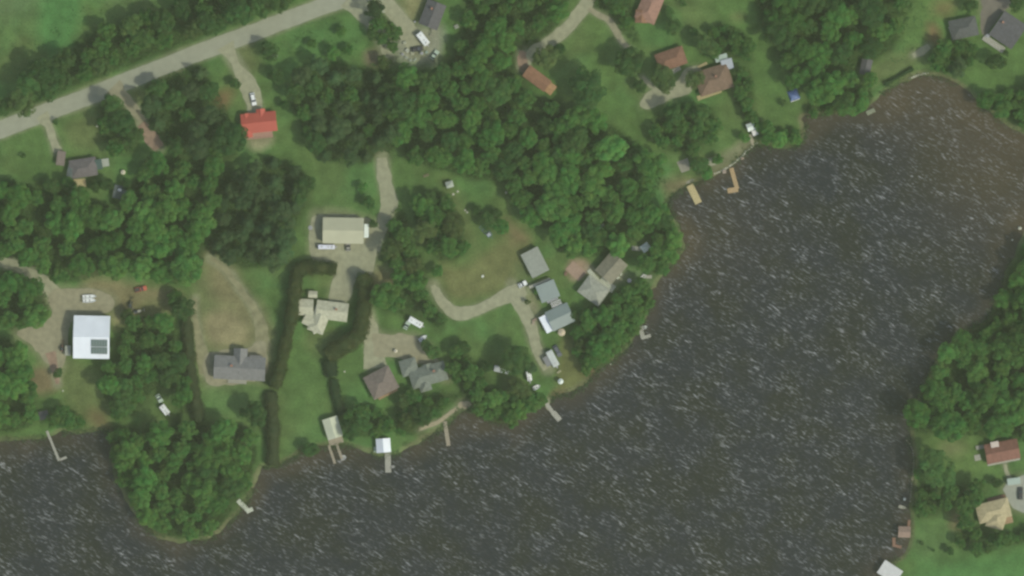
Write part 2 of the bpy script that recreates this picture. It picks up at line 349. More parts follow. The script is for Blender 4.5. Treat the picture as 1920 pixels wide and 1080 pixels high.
paint([(205, 585), (250, 580), (235, 610), (212, 625)], DIRT, 2, .7)
paint([(95, 660), (190, 690), (205, 770), (200, 806), (150, 800), (120, 740), (90, 720)], OLIVE, 3, .8)
paint([(55, 690), (95, 680), (110, 720), (85, 745), (55, 725)], (.16, .12, .07), 2, .8)
paint([(160, 765), (200, 770), (205, 806), (175, 806)], (.14, .10, .05), 2, .7)
paint([(355, 545), (395, 475), (425, 495), (480, 560), (510, 600), (505, 700), (505, 725), (400, 740), (372, 720), (362, 640)], (.125, .15, .062), 3, .9)
paint([(385, 590), (420, 575), (460, 590), (470, 640), (445, 655), (400, 655), (382, 630)], DIRT, 2.5, .9)
paint([(395, 490), (430, 500), (470, 560), (505, 610), (500, 660), (470, 650), (450, 580), (400, 560)], (.175, .165, .085), 3.5, .6, 4)
paint([(110, 545), (215, 540), (225, 600), (205, 600), (130, 595)], DIRT, 3, .5)
paint([(690, 500), (740, 505), (735, 535), (700, 535)], DIRT, 2.5, .6)
paint([(385, 470), (420, 490), (440, 540), (470, 580), (400, 580), (400, 520)], (.17, .16, .08), 3, .7)
paint([(380, 700), (440, 712), (500, 712), (500, 790), (440, 790), (385, 770)], (.085, .16, .05), 2, .8)
paint([(560, 620), (640, 610), (640, 650), (590, 680)], OLIVE, 2.5, .7)
paint([(540, 870), (600, 830), (600, 780), (545, 820)], (.08, .17, .05), 3, .6)
paint([(700, 505), (745, 510), (745, 540), (700, 545)], (.16, .15, .07), 2, .8)
paint([(820, 490), (870, 500), (960, 430), (985, 470), (990, 520), (940, 550), (870, 575), (830, 560)], (.13, .14, .055), 3, .9)
paint([(940, 400), (990, 430), (1000, 460), (955, 460)], (.17, .135, .07), 2.5, .8)
paint([(820, 330), (850, 340), (900, 420), (900, 470), (870, 450), (840, 380)], OLIVE, 2.5, .7)
paint([(1100, 30), (1150, 45), (1150, 240), (1100, 200)], (.078, .148, .038), 4, .6)
paint([(1140, 180), (1200, 200), (1230, 280), (1240, 330), (1200, 280), (1130, 215)], (.080, .156, .040), 4, .7)
paint([(1200, 300), (1260, 310), (1265, 360), (1245, 400), (1220, 420), (1195, 400)], BRIGHT, 3, .8)
paint([(1240, 330), (1295, 330), (1300, 348), (1255, 368), (1240, 360)], (.15, .13, .07), 2, .8)
paint([(1320, 300), (1355, 290), (1400, 262), (1420, 262), (1380, 300), (1345, 322), (1318, 325)], (.17, .17, .10), 1.5, .8)
paint([(1335, 0), (1400, -40), (1430, 80), (1470, 150), (1500, 210), (1440, 270), (1420, 200), (1415, 110)], (.076, .150, .040), 4, .8)
paint([(1372, 25), (1395, 22), (1398, 38), (1375, 40)], OLIVE, 1.5, .8)
paint([(1688, -60), (1790, -60), (1790, 60), (1740, 110), (1680, 100)], (.084, .156, .042), 3, .8)
paint([(1738, 50), (1758, 45), (1765, 85), (1742, 85)], (.16, .11, .055), 2, .9)
paint([(1750, 5), (1795, 0), (1785, 30), (1755, 30)], (.14, .12, .05), 2.5, .8)
paint([(1610, 150), (1640, 120), (1730, 85), (1745, 110), (1680, 140), (1630, 165)], (.12, .16, .06), 2, .8)
paint([(1800, 110), (1900, 95), (1985, 130), (1920, 170), (1850, 180), (1800, 150)], (.078, .150, .040), 3, .8)
paint([(1712, 825), (1780, 820), (1860, 825), (1870, 880), (1800, 900), (1712, 900)], (.094, .156, .044), 3, .8)
paint([(1765, 830), (1810, 830), (1800, 855), (1765, 855)], (.14, .14, .07), 3, .6)
paint([(1705, 985), (1790, 975), (1790, 1050), (1700, 1050)], (.085, .155, .05), 3, .8)
paint([(1780, 955), (1800, 955), (1805, 990), (1785, 990)], (.14, .12, .06), 2, .8)
paint([(1800, 1040), (1985, 1015), (1985, 1140), (1700, 1140), (1700, 1075)], BRIGHT, 4, .8)
paint([(1045, 630), (1075, 620), (1090, 690), (1105, 705), (1075, 735), (1040, 735), (1045, 690)], (.125, .135, .05), 2, .9)
paint([(1030, 735), (1060, 730), (1070, 760), (1035, 762)], (.13, .07, .04), 2, .8)
paint([(1098, 680), (1115, 680), (1118, 706), (1102, 708)], (.13, .07, .035), 1.5, .8)
paint([(955, 700), (985, 715), (960, 740), (935, 735)], (.13, .14, .06), 2, .8)
paint([(975, 545), (1010, 540), (1015, 585), (985, 590)], (.18, .19, .10), 1.5, .8)
paint([(1060, 488), (1095, 482), (1115, 505), (1085, 535), (1065, 525)], (.27, .2, .14), 1.2, .9)
paint([(1090, 500), (1115, 498), (1150, 520), (1172, 505), (1180, 520), (1150, 545), (1120, 525)], (.28, .28, .20), 1.5, .8)
paint([(985, 560), (1015, 570), (1020, 610), (1000, 615)], (.19, .18, .12), 2, .7)
paint([(960, 490), (985, 500), (1000, 530), (970, 540)], (.10, .15, .06), 2, .6)
paint([(1165, 500), (1225, 510), (1225, 530), (1180, 540)], (.10, .155, .07), 2, .8)
# bank line: trodden soil and low stones
edge = np.exp(-((DW + .6) / .9) ** 2)[..., None] * np.clip(fbm(GX, GY, 11, 91)[..., None] * 1.4, 0, 1) * .75
soil = soil * (1 - edge) + np.array((.16, .14, .085)) * edge
uw = np.clip(DW / .8, 0, 1)[..., None]; soil = soil * (1 - uw) + MUD * uw

# ------------------------------------------------------------------ roads and drives (sheets on the ground)
ROADMAT = mat('worn_asphalt', (.265, .282, .21), .9, .07, .35, bump=.2, bscale=8)
GRAVMAT = mat('gravel', (.265, .275, .18), .95, .14, .5, bump=.5, bscale=5)
GRAVMAT2 = mat('gravel_brown', (.245, .238, .155), .95, .15, .5, bump=.5, bscale=5)
EARTH = mat('bare_earth', (.25, .18, .13), .95, .2, .6, bump=.4, bscale=4)
zlay = [0.010]
def ribbon(name, pts, widths, m, rag=.75):
    zlay[0] += .004; z = zlay[0]
    p = chaikin([P(*q) for q in pts], 3, False)
    seg = np.r_[0, np.cumsum(np.linalg.norm(np.diff(p, axis=0), axis=1))]
    n = max(4, int(seg[-1] / 1.0)); t = np.linspace(0, seg[-1], n)
    x = np.interp(t, seg, p[:, 0]); y = np.interp(t, seg, p[:, 1])
    w = np.interp(t / seg[-1], np.linspace(0, 1, len(widths)), widths) / 2
    tx = np.gradient(x); ty = np.gradient(y); l = np.hypot(tx, ty); nx = -ty / l; ny = tx / l
    wl = w + (fbm(x, y, 3, 5) - .5) * 2 * rag; wr = w + (fbm(x, y, 3, 15) - .5) * 2 * rag
    mb = MB(); vs = []
    for i in range(n):
        for k, o in ((0, wl[i]), (1, wl[i] * .4), (2, -wr[i] * .4), (3, -wr[i])):
            vs.append((x[i] + nx[i] * o, y[i] + ny[i] * o, z if k in (1, 2) else z - .003))
    fs = [(i * 4 + k, i * 4 + k + 1, i * 4 + 5 + k, i * 4 + 4 + k) for i in range(n - 1) for k in range(3)]
    mb.add(vs, [tuple(reversed(f)) for f in fs])
    paint_line(pts, float(np.mean(widths)) + .6, (.20, .215, .13), .9, .8, 1.0)
    return tag(obj(name, mb, m), kind='structure')
def pad(name, pts, m, rag=1.2):
    zlay[0] += .004; z = zlay[0]
    p = chaikin([P(*q) for q in pts], 2)
    q = []
    for i in range(len(p)):
        a, b = p[i], p[(i + 1) % len(p)]; k = max(1, int(np.linalg.norm(b - a) / 1.0))
        for j in range(k): q.append(a + (b - a) * j / k)
    q = np.array(q); c = q.mean(0); d = q - c; l = np.linalg.norm(d, axis=1, keepdims=True) + 1e-6
    q = q + d / l * ((fbm(q[:, 0], q[:, 1], 3, 25) - .5) * 2 * rag)[:, None]
    mb = MB(); vs = [(a, b, z) for a, b in q]
    me = bpy.data.meshes.new(name); me.from_pydata(vs, [], [tuple(range(len(vs)))]); me.materials.append(m)
    import bmesh
    bm = bmesh.new(); bm.from_mesh(me); bmesh.ops.triangulate(bm, faces=bm.faces[:])
    for f in bm.faces:
        if f.normal.z < 0: f.normal_flip()
    bm.to_mesh(me); bm.free()
    paint([( (x-sum(q[0] for q in pts)/len(pts))*1.06+sum(q[0] for q in pts)/len(pts), (y-sum(q[1] for q in pts)/len(pts))*1.06+sum(q[1] for q in pts)/len(pts)) for x, y in pts], (.19, .205, .115), 1.8, .8, 2.5)
    return tag(link(name, me), kind='structure')
ribbon('road', [(-900, 520), (-300, 345), (-100, 278), (0, 243), (100, 206), (200, 168), (300, 127), (400, 88), (480, 60), (560, 28), (640, 0), (770, -40), (1000, -130), (1500, -330)], [7.6, 7.0, 6.8, 6.6, 6.4, 6.2, 7.0, 7, 7], ROADMAT, .35)
ribbon('driveway', [(655, -5), (680, 20), (703, 52), (722, 84), (728, 108)], [9, 7, 4.2, 4, 4.5], GRAVMAT)
ribbon('driveway', [(705, -30), (725, 5), (752, 38), (772, 68), (785, 95)], [5, 4.8, 5.5, 7, 8], GRAVMAT)
ribbon('driveway', [(78, 215), (90, 232), (98, 255), (108, 284)], [5.5, 2.8, 2.8, 3.4], GRAVMAT)
ribbon('driveway', [(212, 162), (228, 178), (246, 198), (262, 218), (268, 228)], [7, 4.8, 4.2, 3.4, 2.5], GRAVMAT2)
ribbon('driveway', [(264, 232), (282, 255), (298, 278)], [3, 5, 4], EARTH)
ribbon('driveway', [(422, 85), (438, 112), (455, 142), (470, 165), (476, 190), (480, 212)], [7, 3.2, 4, 7, 6.5, 5.5], GRAVMAT)
ribbon('driveway', [(716, 296), (719, 325), (724, 352), (732, 380), (722, 410), (708, 440), (700, 470)], [3.5, 4.8, 5.6, 6.5, 5, 5, 5], GRAVMAT)
pad('gravel_yard', [(583, 408), (600, 402), (690, 402), (706, 438), (704, 500), (690, 518), (668, 508), (655, 575), (612, 575), (622, 528), (632, 502), (588, 492), (580, 468)], GRAVMAT)
ribbon('driveway', [(686, 590), (694, 620), (700, 655), (704, 690)], [4, 6, 7, 8.5], GRAVMAT)
pad('gravel_yard', [(695, 622), (720, 628), (775, 626), (798, 640), (812, 664), (836, 690), (842, 712), (820, 710), (800, 682), (770, 680), (752, 676), (736, 668), (705, 672), (700, 650)], GRAVMAT2)
ribbon('driveway', [(812, 535), (822, 556), (838, 578), (860, 590), (895, 582), (930, 565), (955, 552), (985, 542)], [2.5, 3.2, 4.6, 5.2, 3.6, 4.6, 6, 4], GRAVMAT)
ribbon('driveway', [(960, 535), (970, 560), (988, 590), (1000, 630), (1012, 665), (1026, 692)], [6, 6, 4.4, 4, 4, 3.4], GRAVMAT)
ribbon('driveway', [(1118, -40), (1098, 12), (1072, 44), (1045, 70), (1015, 88), (992, 102), (981, 125)], [5, 4.6, 4.6, 4.8, 4.6, 4, 3.8], GRAVMAT)
ribbon('path', [(1104, 16), (1122, 28), (1142, 36), (1154, 58), (1166, 78), (1182, 94)], [1.8, 2, 2.4, 2.6, 2.2, 1.6], GRAVMAT2, .3)
ribbon('brick_path', [(981, 96), (977, 112), (984, 130), (1000, 142)], [2.6, 4, 4, 3.4], EARTH)
pad('gravel_yard', [(1200, 200), (1204, 182), (1220, 168), (1248, 166), (1272, 152), (1284, 126), (1306, 120), (1318, 132), (1300, 165), (1290, 178), (1262, 184), (1232, 200), (1215, 206)], GRAVMAT)
ribbon('path', [(1204, 145), (1220, 160), (1240, 172)], [1.5, 2, 2], GRAVMAT, .3)
pad('gravel_yard', [(1838, -40), (1905, -40), (1900, 10), (1880, 22), (1862, 48), (1850, 66), (1838, 58), (1838, 25)], mat('grey_gravel', (.15, .138, .11), .95, .12, .5, bump=.5, bscale=5))
ribbon('path', [(1712, 104), (1728, 98), (1742, 86)], [1.6, 3, 2], GRAVMAT, .4)
ribbon('driveway', [(-80, 470), (0, 488), (40, 502), (72, 520), (98, 548), (115, 565)], [9, 7, 4, 3.4, 5, 6], GRAVMAT)
pad('gravel_yard', [(88, 545), (130, 540), (200, 545), (216, 568), (204, 590), (130, 592), (126, 660), (118, 690), (100, 700), (70, 655), (20, 622), (60, 612), (104, 592), (92, 570)], GRAVMAT2)
ribbon('path', [(95, 660), (102, 690), (108, 720)], [4, 3, 1.5], EARTH, .5)
GRASSY = mat('grassy_gravel', (.205, .205, .115), .95, .25, .35, bump=.5, bscale=5)
ribbon('driveway', [(366, 560), (364, 590), (372, 630), (380, 665), (386, 700)], [1.4, 1.8, 2.6, 4.5, 5], GRASSY)
ribbon('driveway', [(395, 485), (425, 505), (452, 545), (478, 580), (492, 620), (492, 660)], [1.6, 2.2, 2.0, 2.8, 5, 6], GRASSY)
pad('gravel_yard', [(380, 668), (400, 658), (470, 655), (478, 640), (500, 640), (502, 712), (460, 716), (400, 726), (384, 716)], GRAVMAT2)
pad('concrete_yard', [(1880, 905), (1905, 893), (1985, 880), (1985, 960), (1905, 962), (1888, 940)], mat('yard_concrete', (.27, .29, .24), .9, .08, .6))
ribbon('path', [(1884, 870), (1888, 888), (1896, 900)], [1.2, 1.4, 1.4], GRAVMAT, .15)
ribbon('path', [(1030, 750), (1024, 760), (1030, 768)], [1.4, 1.6, 1.4], GRAVMAT, .15)
ribbon('path', [(856, 766), (842, 776), (825, 790), (800, 800), (785, 806)], [1.5, 1.5, 1.4, 1.2, 1], mat('sand', (.30, .27, .18), .95, .12, 1), .3)
pad('sandy_bank', [(862, 752), (882, 752), (884, 764), (868, 768), (858, 762)], mat('sand', (.30, .27, .18)), .3)
paint(ell(729, 660, 15), (.10, .17, .06), 1.5)

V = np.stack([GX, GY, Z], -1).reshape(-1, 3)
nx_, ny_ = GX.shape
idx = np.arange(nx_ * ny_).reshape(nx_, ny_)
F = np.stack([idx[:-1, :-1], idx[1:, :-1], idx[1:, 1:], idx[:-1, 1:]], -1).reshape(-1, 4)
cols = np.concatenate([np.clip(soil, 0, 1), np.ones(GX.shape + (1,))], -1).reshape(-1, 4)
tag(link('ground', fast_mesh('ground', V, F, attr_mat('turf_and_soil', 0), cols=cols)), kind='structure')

# ------------------------------------------------------------------ lake
wxs = axis(-210, 210, 2.0, 3300); wys = axis(-125, 125, 2.0, 3300)
WX, WY = np.meshgrid(wxs, wys, indexing='ij')
dw = -sdf(WX, WY, WPOLY)
shal = np.clip(1 - (dw + (fbm(WX, WY, 16, 33) - .5) * 16) / 9, 0, 1) ** 1.3
cove = np.exp(-(((WX - P(1880, 0)[0]) / 28) ** 2 + ((WY - P(0, 300)[1]) / 30) ** 2)) + .75 * np.exp(-(((WX - P(1720, 0)[0]) / 26) ** 2 + ((WY - P(0, 190)[1]) / 15) ** 2)) + .5 * np.exp(-(((WX - P(1320, 0)[0]) / 26) ** 2 + ((WY - P(0, 420)[1]) / 22) ** 2)) * .8
shal = np.clip(shal * .65 + cove * .8, 0, 1)
wind = np.clip(np.clip((dw + 1) / 9, 0, 1) * (.45 + 1.0 * fbm(WX, WY, 30, 55)), 0, 1)
wv = np.stack([WX, WY, np.full(WX.shape, -.35)], -1).reshape(-1, 3)
i2 = np.arange(WX.size).reshape(WX.shape)
wf = np.stack([i2[:-1, :-1], i2[1:, :-1], i2[1:, 1:], i2[:-1, 1:]], -1).reshape(-1, 4)
wc = np.stack([shal, wind, shal * 0, shal * 0 + 1], -1).reshape(-1, 4)
def water_mat():
    m = bpy.data.materials.new('lake_water'); m.use_nodes = True; t = m.node_tree; N = t.nodes.new; L = t.links.new
    b = t.nodes['Principled BSDF']; b.inputs['IOR'].default_value = 1.33; b.inputs['Roughness'].default_value = .24
    a = N('ShaderNodeAttribute'); a.attribute_name = 'soil'; sp = N('ShaderNodeSeparateColor'); L(a.outputs['Color'], sp.inputs[0])
    tc = N('ShaderNodeTexCoord')
    # murky body colour: deep peat-green and slate, browner over the shallow bed
    nb = N('ShaderNodeTexNoise'); nb.inputs['Scale'].default_value = .06; nb.inputs['Detail'].default_value = 5; L(tc.outputs['Object'], nb.inputs['Vector'])
    mxd = N('ShaderNodeMix'); mxd.data_type = 'RGBA'; mxd.inputs[6].default_value = (.0165, .0185, .0125, 1); mxd.inputs[7].default_value = (.0180, .0205, .0235, 1)
    mr = N('ShaderNodeMapRange'); mr.inputs[1].default_value = .38; mr.inputs[2].default_value = .58; L(nb.outputs[0], mr.inputs[0]); L(mr.outputs[0], mxd.inputs[0])
    mxs = N('ShaderNodeMix'); mxs.data_type = 'RGBA'; L(sp.outputs[0], mxs.inputs[0]); L(mxd.outputs[2], mxs.inputs[6]); mxs.inputs[7].default_value = (.060, .047, .026, 1)
    def waves(rot, scl, scale, detail, rough=.55):
        mp = N('ShaderNodeMapping'); mp.vector_type = 'TEXTURE'; mp.inputs['Rotation'].default_value = (0, 0, math.radians(rot)); mp.inputs['Scale'].default_value = (*scl, 1)
        L(tc.outputs['Object'], mp.inputs[0]); n = N('ShaderNodeTexNoise'); n.inputs['Scale'].default_value = scale; n.inputs['Detail'].default_value = detail
        n.inputs['Roughness'].default_value = rough; n.inputs['Distortion'].default_value = .05; L(mp.outputs[0], n.inputs['Vector']); return n.outputs[0]
    def rng(v, lo, hi, a=0., b_=1.):
        q = N('ShaderNodeMapRange'); q.inputs[1].default_value = lo; q.inputs[2].default_value = hi; q.inputs[3].default_value = a; q.inputs[4].default_value = b_; L(v, q.inputs[0]); return q.outputs[0]
    def mul(a, c):
        q = N('ShaderNodeMath'); q.operation = 'MULTIPLY'; L(a, q.inputs[0])
        if isinstance(c, float): q.inputs[1].default_value = c
        else: L(c, q.inputs[1])
        return q.outputs[0]
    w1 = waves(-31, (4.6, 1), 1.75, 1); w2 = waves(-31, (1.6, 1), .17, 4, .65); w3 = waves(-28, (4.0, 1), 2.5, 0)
    # pale streaks mixed into the base colour in place of sun glints on waves
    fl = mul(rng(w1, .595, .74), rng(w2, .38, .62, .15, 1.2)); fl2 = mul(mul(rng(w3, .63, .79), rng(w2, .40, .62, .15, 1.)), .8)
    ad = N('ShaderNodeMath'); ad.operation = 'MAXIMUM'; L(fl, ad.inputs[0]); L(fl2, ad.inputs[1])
    painted_glint = mul(mul(ad.outputs[0], rng(sp.outputs[1], 0., .7, .15, 1.)), .56)
    mf = N('ShaderNodeMix'); mf.data_type = 'RGBA'; L(painted_glint, mf.inputs[0]); L(mxs.outputs[2], mf.inputs[6]); mf.inputs[7].default_value = (.38, .40, .39, 1)
    L(mf.outputs[2], b.inputs['Base Color'])
    bp = N('ShaderNodeBump'); bp.inputs['Strength'].default_value = 1.0
    L(rng(sp.outputs[1], 0., 1., .08, .32), bp.inputs['Distance']); L(w1, bp.inputs['Height']); L(bp.outputs[0], b.inputs['Normal'])
    return m
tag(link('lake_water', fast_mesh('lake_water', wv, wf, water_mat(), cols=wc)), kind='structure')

# ------------------------------------------------------------------ tree prototypes
def rand_quads(pos, nrm, size, g, jitter=.55):
    n = len(pos); nv = nrm + g.normal(0, jitter, (n, 3)); nv /= np.linalg.norm(nv, axis=1, keepdims=True) + 1e-9
    a = g.normal(0, 1, (n, 3)); u = np.cross(nv, a); u /= np.linalg.norm(u, axis=1, keepdims=True) + 1e-9; w = np.cross(nv, u)
    s = (size * g.uniform(.6, 1.3, n))[:, None] * .5; s2 = s * g.uniform(.6, 1.0, (n, 1))
    V = np.stack([pos - u * s, pos - w * s2 * .8, pos + u * s, pos + w * s2 * .8], 1).reshape(-1, 3)
    return V, np.arange(4 * n).reshape(n, 4)
def ico_pts(g, n):
    d = g.normal(0, 1, (n, 3)); return d / np.linalg.norm(d, axis=1, keepdims=True)
def core_mesh(c, r, g, squash=.8):
    """rough inner mass of twigs and leaves (low icosphere, quads doubled from triangles)"""
    t = (1 + 5 ** .5) / 2
    v = np.array([(-1, t, 0), (1, t, 0), (-1, -t, 0), (1, -t, 0), (0, -1, t), (0, 1, t), (0, -1, -t), (0, 1, -t), (t, 0, -1), (t, 0, 1), (-t, 0, -1), (-t, 0, 1)]) / math.hypot(1, t)
    f = [(0, 11, 5), (0, 5, 1), (0, 1, 7), (0, 7, 10), (0, 10, 11), (1, 5, 9), (5, 11, 4), (11, 10, 2), (10, 7, 6), (7, 1, 8), (3, 9, 4), (3, 4, 2), (3, 2, 6), (3, 6, 8), (3, 8, 9), (4, 9, 5), (2, 4, 11), (6, 2, 10), (8, 6, 7), (9, 8, 1)]
    v = v * g.uniform(.85, 1.1, (12, 1)) * r; v[:, 2] *= squash
    return v + c, np.array([(a, b, cc, cc) for a, b, cc in f])
def crown_broad(seed, r=4.0, h=9.0, lobes=20, leaf=.5, dens=1.0, flat=.62):
    g = np.random.default_rng(seed); Vs = []; Fs = []; T = []; off = 0
    cb = h - r * flat * 1.0
    def put(V, F, t):
        nonlocal off
        Vs.append(V); Fs.append(F + off); off += len(V); T.append(t)
    stretch = g.uniform(.85, 1.15)
    for k in range(lobes):
        u = (k + .5) / lobes; el = math.asin(min(1, 1 - u * 1.15)) if 1 - u * 1.15 > -1 else 0
        az = k * 2.399963 + g.uniform(-.4, .4); rr = r * g.uniform(.42, .88)
        c = np.array((math.cos(az) * math.cos(el) * rr * stretch, math.sin(az) * math.cos(el) * rr / stretch, cb + math.sin(el) * rr * flat * 1.25 + g.uniform(-.5, .5)))
        rl = r * g.uniform(.17, .31)
        n = int(150 * dens * (rl / 1.3) ** 2 * (.5 / leaf) ** 2)
        d = ico_pts(g, n); d[:, 2] = np.where(d[:, 2] < -.3, -d[:, 2], d[:, 2]); d2 = d * np.array((1, 1, .8))
        pos = c + d2 * rl * g.uniform(.72, 1.12, (n, 1))
        V, F = rand_quads(pos, d * .75 + np.array((0, 0, .45)), leaf, g, .33); lt = g.uniform(.25, .75); put(V, F, np.clip(lt + g.normal(0, .16, n), 0, 1))
        V, F = core_mesh(c, rl * .82, g); put(V, F, np.full(len(F), lt))
    V, F = core_mesh(np.array((0, 0, cb)), r * .62, g, flat); put(V, F, np.full(len(F), .45))
    return fast_mesh('crown', np.vstack(Vs), np.vstack(Fs), LEAF, np.concatenate(T))
def crown_conifer(seed, r=3.0, h=12.0, layers=12, leaf=.42):
    g = np.random.default_rng(seed); Vs = []; Fs = []; T = []; off = 0
    for l in range(layers):
        u = l / (layers - 1); z = 1.5 + (h - 1.5) * u; R = r * (1 - u) ** .8 + .25; nb = int(9 - 4 * u)
        a0 = g.uniform(0, 6.28)
        for b in range(nb):
            a = a0 + b * 2 * math.pi / nb + g.uniform(-.25, .25); Rb = R * g.uniform(.7, 1.12); n = max(6, int(Rb * 12))
            s = g.uniform(.12, 1, n) ** .7; wd = Rb * .22 * (1 - s * .55)
            lat = g.uniform(-1, 1, n) * wd
            x = math.cos(a) * s * Rb - math.sin(a) * lat; y = math.sin(a) * s * Rb + math.cos(a) * lat
            zz = z - s * Rb * .28 + g.uniform(-.12, .12, n) - np.abs(lat) * .3
            V, F = rand_quads(np.stack([x, y, zz], -1), np.tile((math.cos(a) * .25, math.sin(a) * .25, .9), (n, 1)), leaf, g, .3)
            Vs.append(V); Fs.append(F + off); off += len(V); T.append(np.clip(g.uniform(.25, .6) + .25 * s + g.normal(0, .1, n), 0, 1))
    # inner cone of dense twigs
    k = 9; ring = [(math.cos(2 * math.pi * i / k) * r * .55, math.sin(2 * math.pi * i / k) * r * .55, 1.2) for i in range(k)]
    V = np.array(ring + [(0, 0, h * .93)]); F = np.array([(i, (i + 1) % k, k, k) for i in range(k)])
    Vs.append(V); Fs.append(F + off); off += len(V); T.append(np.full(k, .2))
    return fast_mesh('crown', np.vstack(Vs), np.vstack(Fs), LEAF, np.concatenate(T))
def trunk_mesh(h, r, limbs, seed):
    g = random.Random(seed); mb = MB(); mb.cyl(0, 0, -.3, h * .55, r, r * .62, 8); mb.cyl(0, 0, h * .55, h * .85, r * .62, r * .2, 6)
    for k in range(limbs):
        a = k * 2.4 + g.uniform(-.3, .3); z0 = h * g.uniform(.38, .6); L = h * g.uniform(.2, .3); e = g.uniform(.5, .9)
        d = Vector((math.cos(a) * math.cos(e), math.sin(a) * math.cos(e), math.sin(e))); q = d.to_track_quat('Z', 'Y').to_matrix().to_4x4(); q.translation = Vector((0, 0, z0))
        vs = []
        for z, rr in ((0, r * .4), (L, r * .12)):
            for i in range(5): vs.append(q @ Vector((rr * math.cos(i * 1.2566), rr * math.sin(i * 1.2566), z)))
        mb.add(vs, [(i, (i + 1) % 5, 5 + (i + 1) % 5, 5 + i) for i in range(5)])
    return mb.mesh('trunk', BARK)
BROAD = [(crown_broad(100 + k, 4.0, 9.5, lobes=(30, 36, 40, 32, 38, 28)[k], flat=(.6, .75, .55, .8, .65, .7)[k]), trunk_mesh(8, .24, 5, k)) for k in range(6)]
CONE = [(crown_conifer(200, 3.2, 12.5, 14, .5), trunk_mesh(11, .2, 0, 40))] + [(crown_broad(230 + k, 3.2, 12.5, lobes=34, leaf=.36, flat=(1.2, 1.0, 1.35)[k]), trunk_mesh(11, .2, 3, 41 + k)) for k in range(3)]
BUSH = [(crown_broad(300 + k, 1.5, 2.0, lobes=14, leaf=.3, dens=1.0, flat=.75), trunk_mesh(1.5, .07, 3, 60 + k)) for k in range(3)]
TONE = {'d': ((.042, .102, .026), (.054, .126, .032)), 'm': ((.056, .154, .030), (.072, .182, .038)), 'l': ((.076, .195, .038), (.092, .222, .050)),
        'b': ((.062, .112, .030), (.078, .128, .038)), 'c': ((.044, .092, .032), (.056, .112, .042))}
def tree(px, py, r, tone, label, group=None, name=None, h=None, world=None):
    con = tone == 'c'; bush = r < 1.9
    x, y = world if world else P(px, py)
    src = rnd.choice(CONE if con else (BUSH if bush else BROAD)); base = 3.2 if con else (1.5 if bush else 4.0)
    s = r / base; hz = (h / (12.5 if con else (2.0 if bush else 9.5))) if h else s * rnd.uniform(.85, 1.1)
    nm = name or ('conifer' if con else ('shrub' if bush else 'broadleaf_tree'))
    e = bpy.data.objects.new(nm, None); C.objects.link(e); e.location = (x, y, 0); e.rotation_euler = (0, 0, rnd.uniform(0, 6.28)); e.scale = (s * rnd.uniform(.92, 1.08), s * rnd.uniform(.92, 1.08), hz)
    tag(e, label, 'shrub' if bush else 'tree', group)
    c = link('crown', src[0], e); link('trunk' if not bush else 'stem', src[1], e)
    a, b = TONE[tone]; k = rnd.random(); v = rnd.uniform(.84, 1.18) * (1 + .75 * (float(fbm(np.array([x]), np.array([y]), 17, 123)[0]) - .5))   # stands of one species share a tint
    c.color = tuple((a[i] * (1 - k) + b[i] * k) * v * (rnd.uniform(.9, 1.12) if i == 0 else 1) for i in range(3)) + (1,)
    return e

# free zones (no trunks): buildings, yards, drives -> (px, py, radius px)
FREE = [(486, 232, 40), (157, 315, 34), (231, 323, 14), (225, 357, 17), (644, 433, 50), (808, 30, 28), (1009, 150, 34), (1218, 12, 30), (1258, 112, 32), (1338, 150, 38), (1365, 115, 16),
        (1806, 52, 26), (1888, 57, 42), (1623, 125, 14), (1488, 178, 14), (1003, 492, 28), (1027, 547, 26), (1050, 595, 34), (1080, 508, 24), (1146, 502, 32), (1112, 543, 34),
        (1408, 240, 14), (715, 717, 36), (768, 690, 22), (800, 705, 30), (624, 802, 26), (719, 835, 22), (1878, 847, 40), (1865, 960, 40), (305, 762, 34), (940, 692, 24), (777, 604, 26),
        (795, 635, 12), (993, 705, 14), (843, 345, 12), (90, 775, 12), (1210, 463, 16), (447, 690, 50), (265, 541, 14), (1035, 668, 26), (866, 760, 14), (1287, 318, 20), (980, 112, 18), (762, 98, 20), (785, 100, 22), (808, 104, 16), (990, 700, 16), (1145, 530, 18), (728, 340, 16), (455, 944, 24), (1222, 188, 22), (1250, 178, 20), (1285, 150, 16)]
DRV = [([(1100, 10), (1045, 68), (1000, 98), (980, 125)], 15), ([(702, 425), (694, 520)], 13), ([(716, 296), (724, 352), (732, 385)], 16), ([(212, 162), (262, 218)], 12), ([(264, 232), (298, 278)], 13), ([(0, 243), (200, 168), (400, 88), (560, 28), (660, 0)], 21), ([(812, 535), (838, 578), (860, 590)], 14), ([(0, 488), (72, 520), (98, 548)], 12), ([(380, 470), (430, 520)], 12), ([(690, 600), (700, 680)], 16)]
def blocked(x, y, r):
    px, py = x / S + 960, 540 - y / S
    for a, b, q in FREE:
        if math.hypot(px - a, py - b) < q + r / S * .55: return True
    for pts, q in DRV:
        for i in range(len(pts) - 1):
            (ax_, ay_), (bx_, by_) = pts[i], pts[i + 1]; dx, dy = bx_ - ax_, by_ - ay_
            t = max(0, min(1, ((px - ax_) * dx + (py - ay_) * dy) / (dx * dx + dy * dy)))
            if math.hypot(px - ax_ - t * dx, py - ay_ - t * dy) < q + r / S * .45: return True
    return False
placed = []
def near(x, y, d): return any((x - a) ** 2 + (y - b) ** 2 < d * d for a, b, _ in placed)

